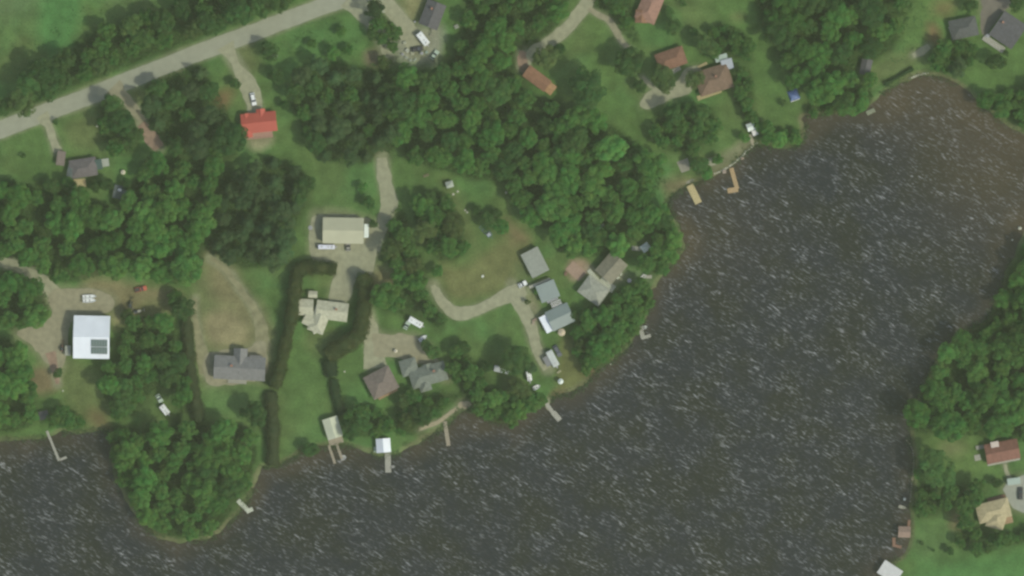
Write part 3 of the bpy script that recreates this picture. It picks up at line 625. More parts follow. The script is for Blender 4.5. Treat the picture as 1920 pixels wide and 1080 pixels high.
# single trees that stand out: px, py, radius px, tone, label
SINGLES = [
 (1085, 625, 13, 'm', 'green tree close below the pale grey-green cabin'), (868, 650, 13, 'd', 'dark tree at the top of the strip right of the grey-green house'), (1075, 590, 8, 'd', 'small dark tree wedged between the lowest cabin and the pale cabin'), (1160, 560, 12, 'm', 'green tree below the pale deck'),
 (1100, 166, 32, 'd', 'large dark round tree standing alone on the lawn right of the orange-roofed house'),
 (1022, 108, 20, 'b', 'olive round tree inside the bend of the drive above the orange roof'), (1050, 92, 9, 'd', 'small dark tree beside the upper drive'),
 (1178, 118, 22, 'd', 'dark tree at the end of the narrow path, left of the small brown roof'), (1199, 162, 11, 'd', 'small round dark tree at the left tip of the gravel parking area'),
 (1242, 148, 20, 'b', 'round tree crown standing in for shade on gravel below the small brown roof'), (1302, 150, 16, 'b', 'tree crown standing in for shade on the left end of the large brown roof'),  # these two crowns are put where only tree shadows fall
 (1280, 6, 7, 'd', 'small shrub on the lawn right of the pinkish roof'), (1256, 24, 9, 'd', 'dark shrub just right of the pinkish roof'),
 (1262, 52, 14, 'd', 'dark leafy tree on the lawn above the small brown roof'), (1300, 60, 8, 'd', 'small dark tree left of the trees above the big brown roof'),
 (345, 578, 19, 'd', 'round dark tree at the top of the left cedar hedge'), (966, 674, 24, 'd', 'big dark round tree above the parked trailers'), (915, 688, 9, 'd', 'small dark tree left of the grey camper trailer'),
 (996, 690, 10, 'c', 'small dark conifer behind the white van at the end of the drive'), (975, 728, 18, 'b', 'olive tree just above the wooded bank'), (965, 745, 14, 'd', 'dark tree in front of the wooded bank'),
 (1093, 643, 14, 'b', 'olive tree right of the beige pavilion'), (1143, 430, 10, 'd', 'small dark tree below the white shed in the clearing'), (1140, 450, 8, 'd', 'round shrub beside the brown and grey roof'),
 (506, 98, 16, 'd', 'dark tree just above the small white shed'), (520, 145, 14, 'd', 'dark tree on the right side of the drive to the red-roofed house'), (442, 158, 9, 'd', 'dark shrub on the left side of the drive to the red-roofed house'),
 (533, 197, 9, 'd', 'small dark tree right of the red roof'), (640, 60, 9, 'm', 'green shrub on the rough lawn under the road'), (585, 82, 8, 'm', 'low shrub in the rough grass under the road'), (652, 94, 9, 'm', 'bright green shrub at the edge of the rough grass'),
 (625, 100, 12, 'm', 'bright green tree at the wood edge under the rough grass'), (700, 62, 12, 'd', 'green tree on the left edge of the upper drive'), (720, 118, 12, 'b', 'olive tree at the foot of the upper drive'),
 (238, 345, 9, 'd', 'small dark tree left of the round white tank'), (180, 350, 10, 'd', 'dark shrub below the grey-roofed house'), (100, 348, 15, 'd', 'dark tree at the wood edge left of the grey-roofed house'), (132, 348, 14, 'd', 'dark tree at the wood edge just below the grey-roofed house'),
 (200, 345, 12, 'd', 'dark round tree right below the pale deck'), (106, 228, 6, 'd', 'small shrub at the road end of the pale drive'), (44, 292, 5, 'd', 'tiny shrub on the left lawn'), (20, 345, 9, 'd', 'small tree at the left wood edge'),
 (572, 345, 16, 'd', 'round tree on the lawn above the tan garage'), (560, 372, 12, 'd', 'dark tree left of the lawn above the tan garage'), (680, 352, 9, 'm', 'green shrub on the lawn above the tan garage'), (692, 380, 11, 'd', 'dark shrub between the lawn and the middle drive'),
 (700, 420, 8, 'd', 'slim dark shrub right of the tan garage'), (790, 405, 12, 'd', 'dark tree on the left flank of the oval clump'), (808, 372, 14, 'd', 'dark pointed tree on top of the oval clump'),
 (895, 395, 9, 'd', 'small dark tree beside the pale rocks'), (915, 415, 14, 'd', 'dark tree just above the blue trailer frame'), (940, 425, 12, 'm', 'green tree right of the blue trailer frame'), (930, 400, 10, 'd', 'dark tree in the open glade'),
 (820, 508, 10, 'm', 'green tree at the left edge of the loop lawn'), (826, 600, 12, 'd', 'narrow dark tree right of the white camper'), (812, 660, 12, 'd', 'dark tree left of the strip beside the grey-green house'),
 (800, 648, 10, 'd', 'small dark tree behind the small white boat'), (1006, 548, 6, 'l', 'yellow-green bush beside the loop drive'), (988, 566, 6, 'b', 'low dry bush in the bed beside the blue-grey roof'),
 (1750, 878, 34, 'd', 'large dark spreading tree on the lawn of the lower right lot'), (1762, 905, 18, 'b', 'olive tree under the large spreading tree'), (1720, 888, 9, 'm', 'green shrub by the lower right bank'),
 (1780, 1032, 8, 'd', 'round dark shrub on the lower right lawn'), (1750, 1032, 4, 'd', 'tiny dark shrub left of the round shrub on the lower right lawn'), (1728, 1018, 4, 'd', 'tiny dark shrub near the brown dock'), (1867, 905, 9, 'd', 'small dark tree left of the concrete yard'),
 (1866, 116, 16, 'd', 'round dark tree alone on the upper right lawn'), (1886, 100, 6, 'd', 'small shrub beside the deck of the large slate roof'), (1845, 188, 15, 'm', 'green tree on the upper right bank'), (1872, 190, 13, 'm', 'green tree leaning over the cove at the right'),
 (1818, 12, 12, 'd', 'dark tree at the top between two slate roofs'), (1905, 10, 14, 'd', 'dark tree at the upper right corner'), (1630, 150, 12, 'm', 'green tree below the little grey shed'), (1615, 195, 12, 'l', 'pale green tree at the head of the cove'), (1600, 210, 8, 'l', 'pale bush on the edge of the cove'),
 (1460, 262, 13, 'l', 'pale green tree at the mouth of the cove'), (1490, 262, 11, 'l', 'pale tree on the shore at the mouth of the cove'), (1438, 258, 12, 'm', 'green tree right of the small white cabin'), (1425, 238, 10, 'm', 'green tree behind the small white cabin'),
 (1468, 193, 6, 'd', 'small dark shrub left of the blue tarp'), (1395, 258, 9, 'm', 'green bush below the small white cabin'), (1310, 310, 14, 'd', 'dark tree right of the concrete slipway'), (1325, 325, 10, 'm', 'green bush between the two wooden docks'), (1345, 300, 9, 'm', 'green bush on the terrace above the bent dock'),
 (1240, 412, 15, 'd', 'dark tree on top of the rounded point'), (1262, 448, 17, 'l', 'light green tree at the tip of the rounded point'), (1252, 478, 16, 'l', 'light green tree just left of the tip of the rounded point'),
 (480, 775, 22, 'd', 'dark round tree left of the hedge by the lower lawn'), (432, 838, 15, 'l', 'bright green tree on the right flank of the peninsula'), (438, 912, 20, 'd', 'dark tree above the white dock of the peninsula'), (582, 842, 12, 'd', 'dark bush on the bank left of the pale boathouse'),
 (390, 885, 20, 'd', 'dark tree in the middle of the peninsula'), (230, 815, 14, 'm', 'green tree on the left bank of the peninsula'), (235, 872, 15, 'l', 'light green tree bulging over the water on the left of the peninsula'),
 (768, 790, 16, 'b', 'brownish olive tree right of the white boathouse'), (760, 755, 14, 'b', 'brownish tree below the brown-roofed house'), (1868, 610, 12, 'l', 'light green tree on the edge of the right-hand shore'), (1880, 560, 16, 'l', 'bright green tree at the top of the right-hand wood'), (1835, 650, 17, 'l', 'bright green tree on the right-hand bank'), (1828, 700, 20, 'l', 'bright green crown in the middle of the right-hand wood'),
 (270, 862, 14, 'l', 'light green crown in the left half of the peninsula'), (10, 470, 16, 'l', 'light green tree at the left edge above the sandy drive'), (20, 440, 15, 'l', 'light green tree above the one by the sandy drive'),
 (330, 560, 14, 'm', 'green tree at the end of the bare ground by the red truck'), (238, 590, 10, 'b', 'olive bush beside the rusting machinery'), (110, 700, 9, 'd', 'dark bush at the end of the brown track'), (60, 725, 10, 'd', 'dark bush left of the brown track'),
]
for px, py, rp, tone, label in SINGLES:
    x, y = P(px, py)
    # the crown's middle shows at px, py: its foot stands right under it
    tree(px, py, rp * S * 1.24, tone, label, None, None, (14.5 if rp > 28 else (11.5 if 'big dark round tree' in label else max(2.2, rp * S * 2.6))) if tone != 'c' else rp * S * 2.9)
    placed.append((x, y, rp * S))
CNT = {}; FOUND = []
LANDMARKS = [(173, 632, 'the white metal barn'), (644, 433, 'the tan garage'), (612, 583, 'the rambling tan-roofed house'), (450, 690, 'the long grey-roofed house'), (486, 230, 'the red-roofed house'), (157, 315, 'the grey-brown roofed house'),
 (811, 28, 'the dark grey roof at the top'), (785, 95, 'the cluttered yard'), (1218, 14, 'the pinkish roof'), (1010, 150, 'the low orange-brown roof'), (1258, 111, 'the smaller red-brown roof'), (1338, 150, 'the brown-roofed lake house'), (1806, 53, 'the small slate roof'), (1889, 57, 'the large slate roof'),
 (1623, 126, 'the grey shed at the cove'), (1488, 178, 'the blue tarpaulin'), (1003, 492, 'the flat-roofed cabin'), (1146, 502, 'the brown and grey cabin'), (1050, 594, 'the lean-to cabin'), (1210, 464, 'the tent-roofed shed'), (1300, 365, 'the wide yellow dock'), (1408, 240, 'the small white cabin'),
 (715, 717, 'the brown-roofed house'), (796, 702, 'the grey-green roofed house'), (624, 802, 'the cream-roofed boathouse'), (719, 835, 'the white boathouse'), (838, 815, 'the straight dock'), (1040, 772, 'the slanting dock'), (1212, 625, 'the hooked dock'), (1878, 846, 'the white-porch house'), (1862, 957, 'the concrete yard'),
 (305, 765, 'the clearing camper'), (110, 840, 'the L-shaped dock'), (460, 950, 'the short pale dock'), (779, 604, 'the camper on the grass'), (911, 433, 'the blue trailer frame'), (845, 346, 'the tiny pale shed'), (264, 542, 'the red pickup'), (1036, 670, 'the awning camper'), (727, 335, 'the middle drive'),
 (100, 255, 'the pale left drive'), (440, 120, 'the drive to the red roof'), (905, 518, 'the lone white rock'), (1912, 428, 'the shallows boulder'), (225, 357, 'the bright white tank'), (1725, 100, 'the sandy path')]
def where(x, y):
    px, py = x / S + 960, 540 - y / S; d, a, b, n = min((math.hypot(px - a, py - b), a, b, n) for a, b, n in LANDMARKS)
    dx, dy = px - a, b - py; k = int(round(math.degrees(math.atan2(dy, dx)) / 45)) % 8
    return '%s %s %s' % ('just' if d < 55 else ('some way' if d < 110 else ('well' if d < 170 else 'far')), ['right of', 'above right of', 'above', 'above left of', 'left of', 'below left of', 'below', 'below right of'][k], n), d
for (pts, tones, sp, desc), wp in zip(WOODS, wood_polys):
    x0, y0 = wp.min(0); x1, y1 = wp.max(0); x0 = max(x0, -205); x1 = min(x1, 205); y0 = max(y0, -118); y1 = min(y1, 120)
    area = (x1 - x0) * (y1 - y0); tries = int(area / (sp * sp) * 14)
    xs = nrg.uniform(x0, x1, tries); ys = nrg.uniform(y0, y1, tries); ok = inside(xs, ys, wp); dd = dist_line(xs, ys, wp)
    mine = []
    sp2 = sp * 1.12
    for x, y, o, d in zip(xs, ys, ok, dd):
        if not o or d < sp * .22: continue
        if any((x - a) ** 2 + (y - b) ** 2 < (sp2 * .86) ** 2 for a, b in mine): continue
        if any((x - a) ** 2 + (y - b) ** 2 < (rr * .75 + sp * .28) ** 2 for a, b, rr in placed[:len(SINGLES)]): continue
        if blocked(x, y, sp * .55): continue
        mine.append((x, y)); t = tones[0] if rnd.random() < .62 else tones[1]
        r = sp * rnd.choice((rnd.uniform(.48, .66), rnd.uniform(.6, .8), rnd.uniform(.78, 1.02))) * (.95 if t == 'c' else 1)
        FOUND.append((r, x, y, t, desc))
FOUND.sort(key=lambda q: -q[0])
def in_view(x, y): return abs(x) < 196 and abs(y) < 112
singles_b = sum(1 for q in SINGLES if q[3] != 'c' and q[2] * S >= 1.9)
LIGHT = [crown_broad(400 + k, 4.0, 9.5, lobes=26, leaf=.75, dens=1.5, flat=.68) for k in range(4)]
quota = 298 - singles_b; rest = []; KEEP = []
for r, x, y, t, desc in FOUND:
    CNT[t == 'c'] = CNT.get(t == 'c', 0) + 1
    if t != 'c' and (quota <= 0 or not in_view(x, y)): rest.append((r, x, y, t)); continue
    if t == 'c' and not in_view(x, y): continue
    if t != 'c': quota -= 1
    w_, d_ = where(x, y)
    lab = ('%s %s tree %s' % ('broad' if r > 4.3 else ('middling' if r > 3.5 else 'slim'), KINDNAME[t].replace(' broadleaf', ''), w_)) if t != 'c' else '%s dark conifer %s' % ('broad' if r > 3.3 else 'slim', w_)
    KEEP.append((lab, d_, r, x, y, t, desc))
bylab = {}
for q in KEEP: bylab.setdefault(q[0], []).append(q)
for lab, qs in bylab.items():
    qs.sort(key=lambda q: q[1]); n_ = len(qs)
    words = {1: [''], 2: [', nearer one', ', farther one'], 3: [', nearest one', ', middle one', ', farthest one']}.get(n_) or [', nearest one'] + [', %s nearest one' % w for w in ('second', 'third', 'fourth', 'fifth', 'sixth', 'seventh', 'eighth')[:n_ - 2]] + [', farthest one']
    for (l_, d_, r, x, y, t, desc), w in zip(qs, words):
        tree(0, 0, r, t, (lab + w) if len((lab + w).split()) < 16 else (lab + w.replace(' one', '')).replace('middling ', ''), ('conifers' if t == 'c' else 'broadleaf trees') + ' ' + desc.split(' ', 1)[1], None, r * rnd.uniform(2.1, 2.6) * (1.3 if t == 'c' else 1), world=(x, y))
def joined_wood():
    Vs = []; Fs = []; T = []; off = 0; base = []
    for m_ in LIGHT:
        V = np.empty(len(m_.vertices) * 3, np.float32); m_.vertices.foreach_get('co', V); tn = np.empty(len(m_.polygons), np.float32); m_.attributes['tone'].data.foreach_get('value', tn)
        base.append((V.reshape(-1, 3), [tuple(p.vertices) for p in m_.polygons], tn))
    base = [(V, np.array([f if len(f) == 4 else f + (f[-1],) for f in F]), tn) for V, F, tn in base]
    for r, x, y, t in rest:
        V, F, tn = base[rnd.randrange(4)]; s = r / 4; a = rnd.uniform(0, 6.28); ca, sa = math.cos(a), math.sin(a)
        Vs.append(np.stack([(V[:, 0] * ca - V[:, 1] * sa) * s + x, (V[:, 0] * sa + V[:, 1] * ca) * s + y, V[:, 2] * s * rnd.uniform(.9, 1.1)], -1)); Fs.append(F + off); off += len(V); T.append(np.clip(tn + {'l': .35, 'm': .1, 'b': 0, 'd': -.1}[t] + rnd.uniform(-.1, .1), 0, 1.3))
    o = link('small_trees', fast_mesh('small_trees', np.vstack(Vs), np.vstack(Fs), LEAF, np.concatenate(T))); o.color = (.058, .145, .032, 1)
    tag(o, 'smaller leafy trees filling the woods between the bigger crowns', 'trees', kind='stuff')
if rest: joined_wood()
print('TREES', CNT)

# ------------------------------------------------------------------ clipped cedar hedges
def hedge(pts, w, h, col, label, taper=1.0):
    p = chaikin([P(*q) for q in pts], 1, False); seg = np.r_[0, np.cumsum(np.linalg.norm(np.diff(p, axis=0), axis=1))]
    n = max(3, int(seg[-1] / 1.2)); t = np.linspace(0, seg[-1], n); x = np.interp(t, seg, p[:, 0]); y = np.interp(t, seg, p[:, 1])
    tx = np.gradient(x); ty = np.gradient(y); l = np.hypot(tx, ty); nx = -ty / l; ny = tx / l
    ww = (w / 2) * np.linspace(1, taper, n) * (1 + (fbm(x, y, 3, 8) - .5) * .95); hh = h * np.linspace(1, (1 + taper) / 2, n) * (1 + (fbm(x, y, 2.6, 18) - .5) * .8)
    prof = [(-1, 0), (-1.0, .75), (-.55, 1), (.55, 1), (1, .75), (1, 0)]
    V = []; F = []
    for i in range(n):
        for a, b in prof: V.append((x[i] + nx[i] * ww[i] * a * .85, y[i] + ny[i] * ww[i] * a * .85, hh[i] * b * .92))
    for i in range(n - 1):
        for k in range(5): F.append((i * 6 + k, i * 6 + k + 1, i * 6 + 7 + k, i * 6 + 6 + k))
    V = np.array(V); F = np.array(F)
    m = int(seg[-1] * (w + 2 * h) * 5); g = nrg; u = g.uniform(0, n - 1.001, m); i = u.astype(int); f = u - i
    per = g.uniform(0, 5, m); k = per.astype(int); kf = per - k; pr = np.array(prof)
    a = pr[k, 0] * (1 - kf) + pr[k + 1, 0] * kf; b = pr[k, 1] * (1 - kf) + pr[k + 1, 1] * kf
    X = x[i] * (1 - f) + x[i + 1] * f; Y = y[i] * (1 - f) + y[i + 1] * f
    pos = np.stack([X + nx[i] * ww[i] * a, Y + ny[i] * ww[i] * a, hh[i] * b], -1); nr = np.stack([nx[i] * a * .8, ny[i] * a * .8, np.where(b > .9, 1.0, .2)], -1)
    pos = pos + g.normal(0, .28, pos.shape) * (1, 1, .6); V2, F2 = rand_quads(pos, nr, .55, g, .55)
    me = fast_mesh('foliage', np.vstack([V, V2]), np.vstack([F, F2 + len(V)]), LEAF, np.concatenate([np.full(len(F), .3), g.uniform(.2, .7, m)]))
    x0, y0 = x[0], y[0]
    e = bpy.data.objects.new('cedar_hedge', None); C.objects.link(e); tag(e, label, 'hedge')
    c = link('foliage', me, e); c.color = (*col, 1)
    mb = MB()
    for q in range(0, n, 2): mb.cyl(x[q], y[q], -.2, hh[q] * .5, .09, .05, 5)
    tag(obj('stems', mb, BARK, e), kind='stuff')
CED = (.062, .088, .028)
hedge([(632, 505), (600, 501), (556, 503), (555, 540), (547, 600), (535, 650), (524, 700), (514, 728)], 5.2, 6.8, CED, 'tall dark cedar hedge bending down from the gravel yard left of the tan house', .8)
hedge([(508, 735), (511, 760), (513, 800), (513, 840), (512, 872)], 4.4, 3.8, (.060, .085, .034), 'thinner ragged hedge running down to the water left of the lower lawn', 1.2)
hedge([(678, 516), (686, 530), (685, 570), (680, 600), (676, 626), (668, 634), (640, 652), (614, 668)], 5.6, 6.8, CED, 'tall dark cedar hedge with a bend, right of the tan house')
hedge([(618, 676), (622, 706)], 4.8, 3.4, (.03, .06, .025), 'short square dark hedge below the bend of the tall hedge')
hedge([(626, 712), (630, 740), (637, 765), (642, 778)], 3.2, 3.0, (.036, .072, .028), 'loose low hedge above the pale boathouse')
hedge([(350, 590), (354, 640), (358, 690), (366, 740), (374, 790)], 4.2, 4.0, (.060, .085, .034), 'long dark hedge left of the grey house and its loop drive')
hedge([(1658, 158), (1682, 145), (1712, 128)], 1.5, 1.4, (.034, .075, .024), 'low dark hedge along the head of the cove')

# ------------------------------------------------------------------ ground cover under and beside the trees
def undergrowth():
    Vs = []; Fs = []; T = []; off = 0
    for (pts, tones, sp, desc), wp in zip(WOODS, wood_polys):
        x0, y0 = np.maximum(wp.min(0), (-200, -115)); x1, y1 = np.minimum(wp.max(0), (200, 115))
        n = int((x1 - x0) * (y1 - y0) * 2.6); x = nrg.uniform(x0, x1, n); y = nrg.uniform(y0, y1, n); k = inside(x, y, wp)
        x, y = x[k], y[k]
        keep = np.ones(len(x), bool)
        for a, b, q in FREE:
            cx, cy = P(a, b); keep &= (x - cx) ** 2 + (y - cy) ** 2 > (q * S) ** 2
        for pts2, q in DRV: keep &= dist_line(x, y, [P(*r) for r in pts2], False) > q * S * .8
        x, y = x[keep], y[keep]
        z = .2 + fbm(x, y, 3, 77) * 1.6 * nrg.uniform(.4, 1, len(x))
        V, F = rand_quads(np.stack([x, y, z], -1), np.tile((0, 0, 1.), (len(x), 1)), .75, nrg, .6)
        Vs.append(V); Fs.append(F + off); off += len(V); T.append(np.clip(fbm(x, y, 5, 66) + nrg.normal(0, .15, len(x)), 0, 1))
    o = link('undergrowth', fast_mesh('undergrowth', np.vstack(Vs), np.vstack(Fs), LEAF, np.concatenate(T)))
    o.color = (.056, .120, .030, 1); tag(o, 'low dark green ground cover filling the woods', 'undergrowth', kind='stuff')
undergrowth()
def bank_plants():
    """reeds and low shrubs along the water line"""
    n = 16000; k = nrg.integers(0, len(WPOLY), n); f = nrg.random((n, 1)); p = WPOLY[k] * (1 - f) + WPOLY[(k + 1) % len(WPOLY)] * f
    p = p[(np.abs(p[:, 0]) < 200) & (np.abs(p[:, 1]) < 115)]; p = p + nrg.normal(0, .9, p.shape)
    keep = fbm(p[:, 0], p[:, 1], 9, 31) > .47; p = p[keep]
    z = -.25 + nrg.uniform(.1, .9, len(p)) * .9
    V, F = rand_quads(np.column_stack([p, z]), np.tile((0, 0, 1.), (len(p), 1)), .5, nrg, .7)
    o = link('bank_plants', fast_mesh('bank_plants', V, F, LEAF, nrg.uniform(.2, .8, len(p)))); o.color = (.06, .115, .04, 1)
    tag(o, 'low weeds and reeds growing along the water line', 'weeds', kind='stuff')
bank_plants()
def rough_grass():
    Vs = []; Fs = []; T = []; off = 0
    for pts, dens in (([(545, 60), (640, 20), (690, 45), (695, 90), (640, 118), (560, 110), (500, 90)], .9), ([(-20, -20), (330, -20), (160, 60), (60, 150), (-20, 200)], .55), ([(180, 600), (350, 590), (350, 800), (190, 800)], .5), ([(770, 310), (830, 340), (880, 430), (800, 500), (760, 400)], .35), ([(1175, 300), (1270, 310), (1240, 420), (1190, 400)], .8), ([(1640, -20), (1760, -20), (1740, 100), (1640, 130)], .6)):
        wp = chaikin(poly_world(pts), 1); x0, y0 = wp.min(0); x1, y1 = wp.max(0); n = int((x1 - x0) * (y1 - y0) * dens); x = nrg.uniform(x0, x1, n); y = nrg.uniform(y0, y1, n); k = inside(x, y, wp) & (fbm(x, y, 4, 12) > .45)
        x, y = x[k], y[k]; V, F = rand_quads(np.stack([x, y, nrg.uniform(.1, .5, len(x))], -1), np.tile((0, 0, 1.), (len(x), 1)), .6, nrg, .5)
        Vs.append(V); Fs.append(F + off); off += len(V); T.append(nrg.uniform(.2, .9, len(x)))
    o = link('rough_grass', fast_mesh('rough_grass', np.vstack(Vs), np.vstack(Fs), LEAF, np.concatenate(T))); o.color = (.055, .13, .04, 1)
    tag(o, 'tufts of rough grass and weeds on the unmown ground', 'grass', kind='stuff')
rough_grass()

# ------------------------------------------------------------------ buildings
GLASS = mat('window_glass', (.05, .06, .07), .08, .1, 1, spec=.6)
TRIMW = mat('white_trim', (.62, .63, .60), .6, .06, 2)
def shingle(name, col): return mat(name, col, .9, .16, .9, bump=.5, bscale=3.5)
def metal(name, col): return mat(name, col, .45, .05, .25, spec=.4)
R_WHITE = metal('white_sheet_roof', (.70, .76, .80)); R_TAN = metal('tan_sheet_roof', (.42, .43, .30)); R_TANP = shingle('tan_shingle', (.40, .41, .30))
R_GREY = shingle('grey_shingle', (.135, .14, .135)); R_SLATE = shingle('slate_shingle', (.095, .096, .10)); R_RED = metal('red_sheet_roof', (.40, .085, .058))
R_BRN = shingle('brown_shingle', (.165, .115, .08)); R_BRNR = shingle('red_brown_shingle', (.19, .105, .070)); R_PINK = shingle('pinkish_shingle', (.27, .16, .12)); R_ORG = shingle('orange_brown_shingle', (.235, .13, .08))
R_GB = shingle('grey_brown_shingle', (.165, .14, .12)); R_GG = shingle('grey_green_shingle', (.155, .18, .15)); R_BLUE = metal('blue_grey_sheet_roof', (.20, .25, .235)); R_PALE = shingle('pale_grey_shingle', (.27, .29, .24))
R_FLAT = mat('pale_membrane', (.25, .275, .235), .9, .1, .7); R_SAND = shingle('sand_shingle', (.37, .33, .20))
R_CREAM = metal('cream_sheet_roof', (.50, .54, .40))
W_WHITE = mat('white_siding', (.60, .60, .56), .8, .06, 1); W_TAN = mat('tan_siding', (.42, .38, .28), .8, .08, 1); W_GREY = mat('grey_siding', (.28, .28, .27), .8, .08, 1); W_BRN = mat('brown_siding', (.18, .12, .08), .8, .1, 1)
WOOD = mat('weathered_wood', (.30, .27, .20), .85, .15, 2, stretch=(1, 6, 1)); WOODY = mat('yellow_wood', (.44, .38, .20), .85, .15, 2, stretch=(1, 6, 1)); WOODG = mat('grey_wood', (.33, .335, .28), .85, .12, 2); WOODR = mat('brown_wood', (.22, .13, .09), .85, .15, 2)
STEEL = mat('galvanised_steel', (.35, .36, .36), .4, .08, 2, metallic=.6)
def window_mesh(w=1.2, h=1.1):
    f = MB()
    for a in ((-w / 2, -w / 2 + .08, 0, h), (w / 2 - .08, w / 2, 0, h), (-w / 2 + .08, w / 2 - .08, 0, .08), (-w / 2 + .08, w / 2 - .08, h - .08, h), (-.03, .03, .08, h - .08)): f.box(a[0], a[1], -.06, .03, a[2], a[3])
    p = MB(); p.box(-w / 2 + .08, w / 2 - .08, -.01, .02, .08, h - .08)
    return f.mesh('window', TRIMW), p.mesh('pane', GLASS)
WM = window_mesh(); WMB = window_mesh(2.0, 1.2)
dm = MB(); dm.box(-.5, .5, -.05, .03, 0, 2.05); DM = dm.mesh('door', mat('door_paint', (.25, .2, .17), .6, .05, 1))
hm = MB(); hm.box(.32, .42, -.13, -.05, .95, 1.03); HM = hm.mesh('handle', STEEL)
gm = MB(); gm.box(-1.35, 1.35, -.05, .03, 0, 2.2); [gm.box(-1.3, 1.3, -.07, -.05, .1 + .53 * k, .5 + .53 * k) for k in range(4)]; GM = gm.mesh('garage_door', TRIMW)
def open_on(root, kind, x, y, z, rot):
    me = {'w': WM, 'W': WMB, 'd': (DM, HM), 'g': (GM, None)}[kind]; nm = {'w': 'window', 'W': 'window', 'd': 'door', 'g': 'garage_door'}[kind]
    o = link(nm, me[0], root); o.location = (x, y, z); o.rotation_euler = (0, 0, rot)
    if me[1]: link('pane' if kind in 'wW' else 'handle', me[1], o)
def slab(mb, q, t):                       # q: four corners ccw (top), thickness down
    q = [Vector(p) for p in q]; mb.add(q + [p - Vector((0, 0, t)) for p in q], [(0, 1, 2, 3), (7, 6, 5, 4), (0, 4, 5, 1), (1, 5, 6, 2), (2, 6, 7, 3), (3, 7, 4, 0)])
def rib_lines(L, W, rise, ez, oh, step=.6):
    mb = MB(); n = int((L + 2 * oh) / step); hw = W / 2 + oh; e = ez - rise * oh / (W / 2)
    for k in range(1, n):
        x = -L / 2 - oh + k * (L + 2 * oh) / n
        for s in (-1, 1):
            mb.add([(x - .03, s * hw, e + .13), (x + .03, s * hw, e + .13), (x + .03, 0, ez + rise + .13), (x - .03, 0, ez + rise + .13), (x - .03, s * hw, e + .18), (x + .03, s * hw, e + .18), (x + .03, 0, ez + rise + .18), (x - .03, 0, ez + rise + .18)],
                   [(4, 5, 6, 7), (0, 4, 7, 3), (1, 2, 6, 5), (0, 1, 5, 4)])
    return mb
def wing(root, off, L, W, rot=0, eave=2.7, rise=1.5, roof='gable', rm=R_GREY, wm=W_WHITE, oh=.4, base=-.1, openings=True, ribs=False, chimney=None, first=True, label=None, cap=None):
    """one block of a house: off in local metres from the house's root"""
    M = Matrix.Translation((off[0], off[1], 0)) @ Matrix.Rotation(math.radians(rot), 4, 'Z')
    h = bpy.data.objects.new('x', None)
    w = MB(); l2, w2 = L / 2, W / 2
    if roof == 'gable':
        w.add([(-l2, -w2, base), (l2, -w2, base), (l2, w2, base), (-l2, w2, base), (-l2, -w2, eave), (l2, -w2, eave), (l2, w2, eave), (-l2, w2, eave), (-l2, 0, eave + rise), (l2, 0, eave + rise)],
              [(3, 2, 1, 0), (0, 1, 5, 4), (1, 2, 6, 9, 5), (2, 3, 7, 6), (3, 0, 4, 8, 7)])
    else: w.box(-l2, l2, -w2, w2, base, eave)
    r = MB(); e = eave - rise * oh / w2 + .12; ht = eave + rise + .12
    if roof == 'gable':
        a, b = l2 + oh, w2 + oh
        slab(r, [(-a, -b, e), (a, -b, e), (a, 0, ht), (-a, 0, ht)], .11); slab(r, [(a, b, e), (-a, b, e), (-a, -.004, ht), (a, -.004, ht)], .11)
    elif roof == 'hip':
        a, b = l2 + oh, w2 + oh; k = max(.05, l2 - w2 * .95)
        vs = [(-a, -b, e), (a, -b, e), (a, b, e), (-a, b, e), (-k, 0, ht), (k, 0, ht)]
        lo = [(x, y, z - .14) for x, y, z in vs[:4]]
        r.add(vs + lo, [(0, 1, 5, 4), (1, 2, 5), (2, 3, 4, 5), (3, 0, 4), (0, 6, 7, 1), (1, 7, 8, 2), (2, 8, 9, 3), (3, 9, 6, 0), (9, 8, 7, 6)])
    elif roof == 'flat':
        slab(r, [(-l2 - oh, -w2 - oh, eave + .02), (l2 + oh, -w2 - oh, eave + .02 + rise * .1), (l2 + oh, w2 + oh, eave + .15 + rise), (-l2 - oh, w2 + oh, eave + .05 + rise)], .16)
    for mb, nm, m in ((w, 'wall', wm), (r, 'roof', rm)):
        mb.v = [tuple(M @ Vector(v)) for v in mb.v]
    wo_ = obj('wall', w, wm, root); ro = obj('roof', r, rm, root)
    if label: ro['label'] = label
    if roof in ('gable', 'hip'):
        c = MB(); k = l2 + oh if roof == 'gable' else max(.05, l2 - w2 * .95); c.box(-k, k, -.16, .16, ht - .06, ht + .05); c.v = [tuple(M @ Vector(v)) for v in c.v]
        obj('ridge_cap', c, cap or rm, ro)
    if ribs:
        c = rib_lines(L, W, rise, eave, oh); c.v = [tuple(M @ Vector(v)) for v in c.v]; tag(obj('seams', c, rm, ro), kind='stuff')
    if chimney:
        c = MB(); cx, cy = chimney; c.box(cx - .35, cx + .35, cy - .3, cy + .3, eave, ht + .7); c.box(cx - .42, cx + .42, cy - .37, cy + .37, ht + .7, ht + .82); c.v = [tuple(M @ Vector(v)) for v in c.v]
        obj('chimney', c, mat('chimney_brick', (.30, .16, .11), .9, .2, 3), ro)
    if openings:
        rr = math.radians(rot)
        def put(kind, x, y, z, a):
            p = M @ Vector((x, y, z)); open_on(root, kind, p.x, p.y, z, rr + a)
        n = max(1, int(L / 3.2))
        for s, a in ((-1, 0), (1, math.pi)):
            for k in range(n):
                x = -l2 + (k + .5) * L / n
                if s == -1 and k == n // 2 and first: put('d', x, s * (w2 + .06), max(base + .05, 0), a)
                else: put('w', x, s * (w2 + .06), 1.0, a)
    return ro
def house(px, py, rot, label, cat='house', name='house', group=None): return empty(name, px, py, rot, 0, label, cat, group)
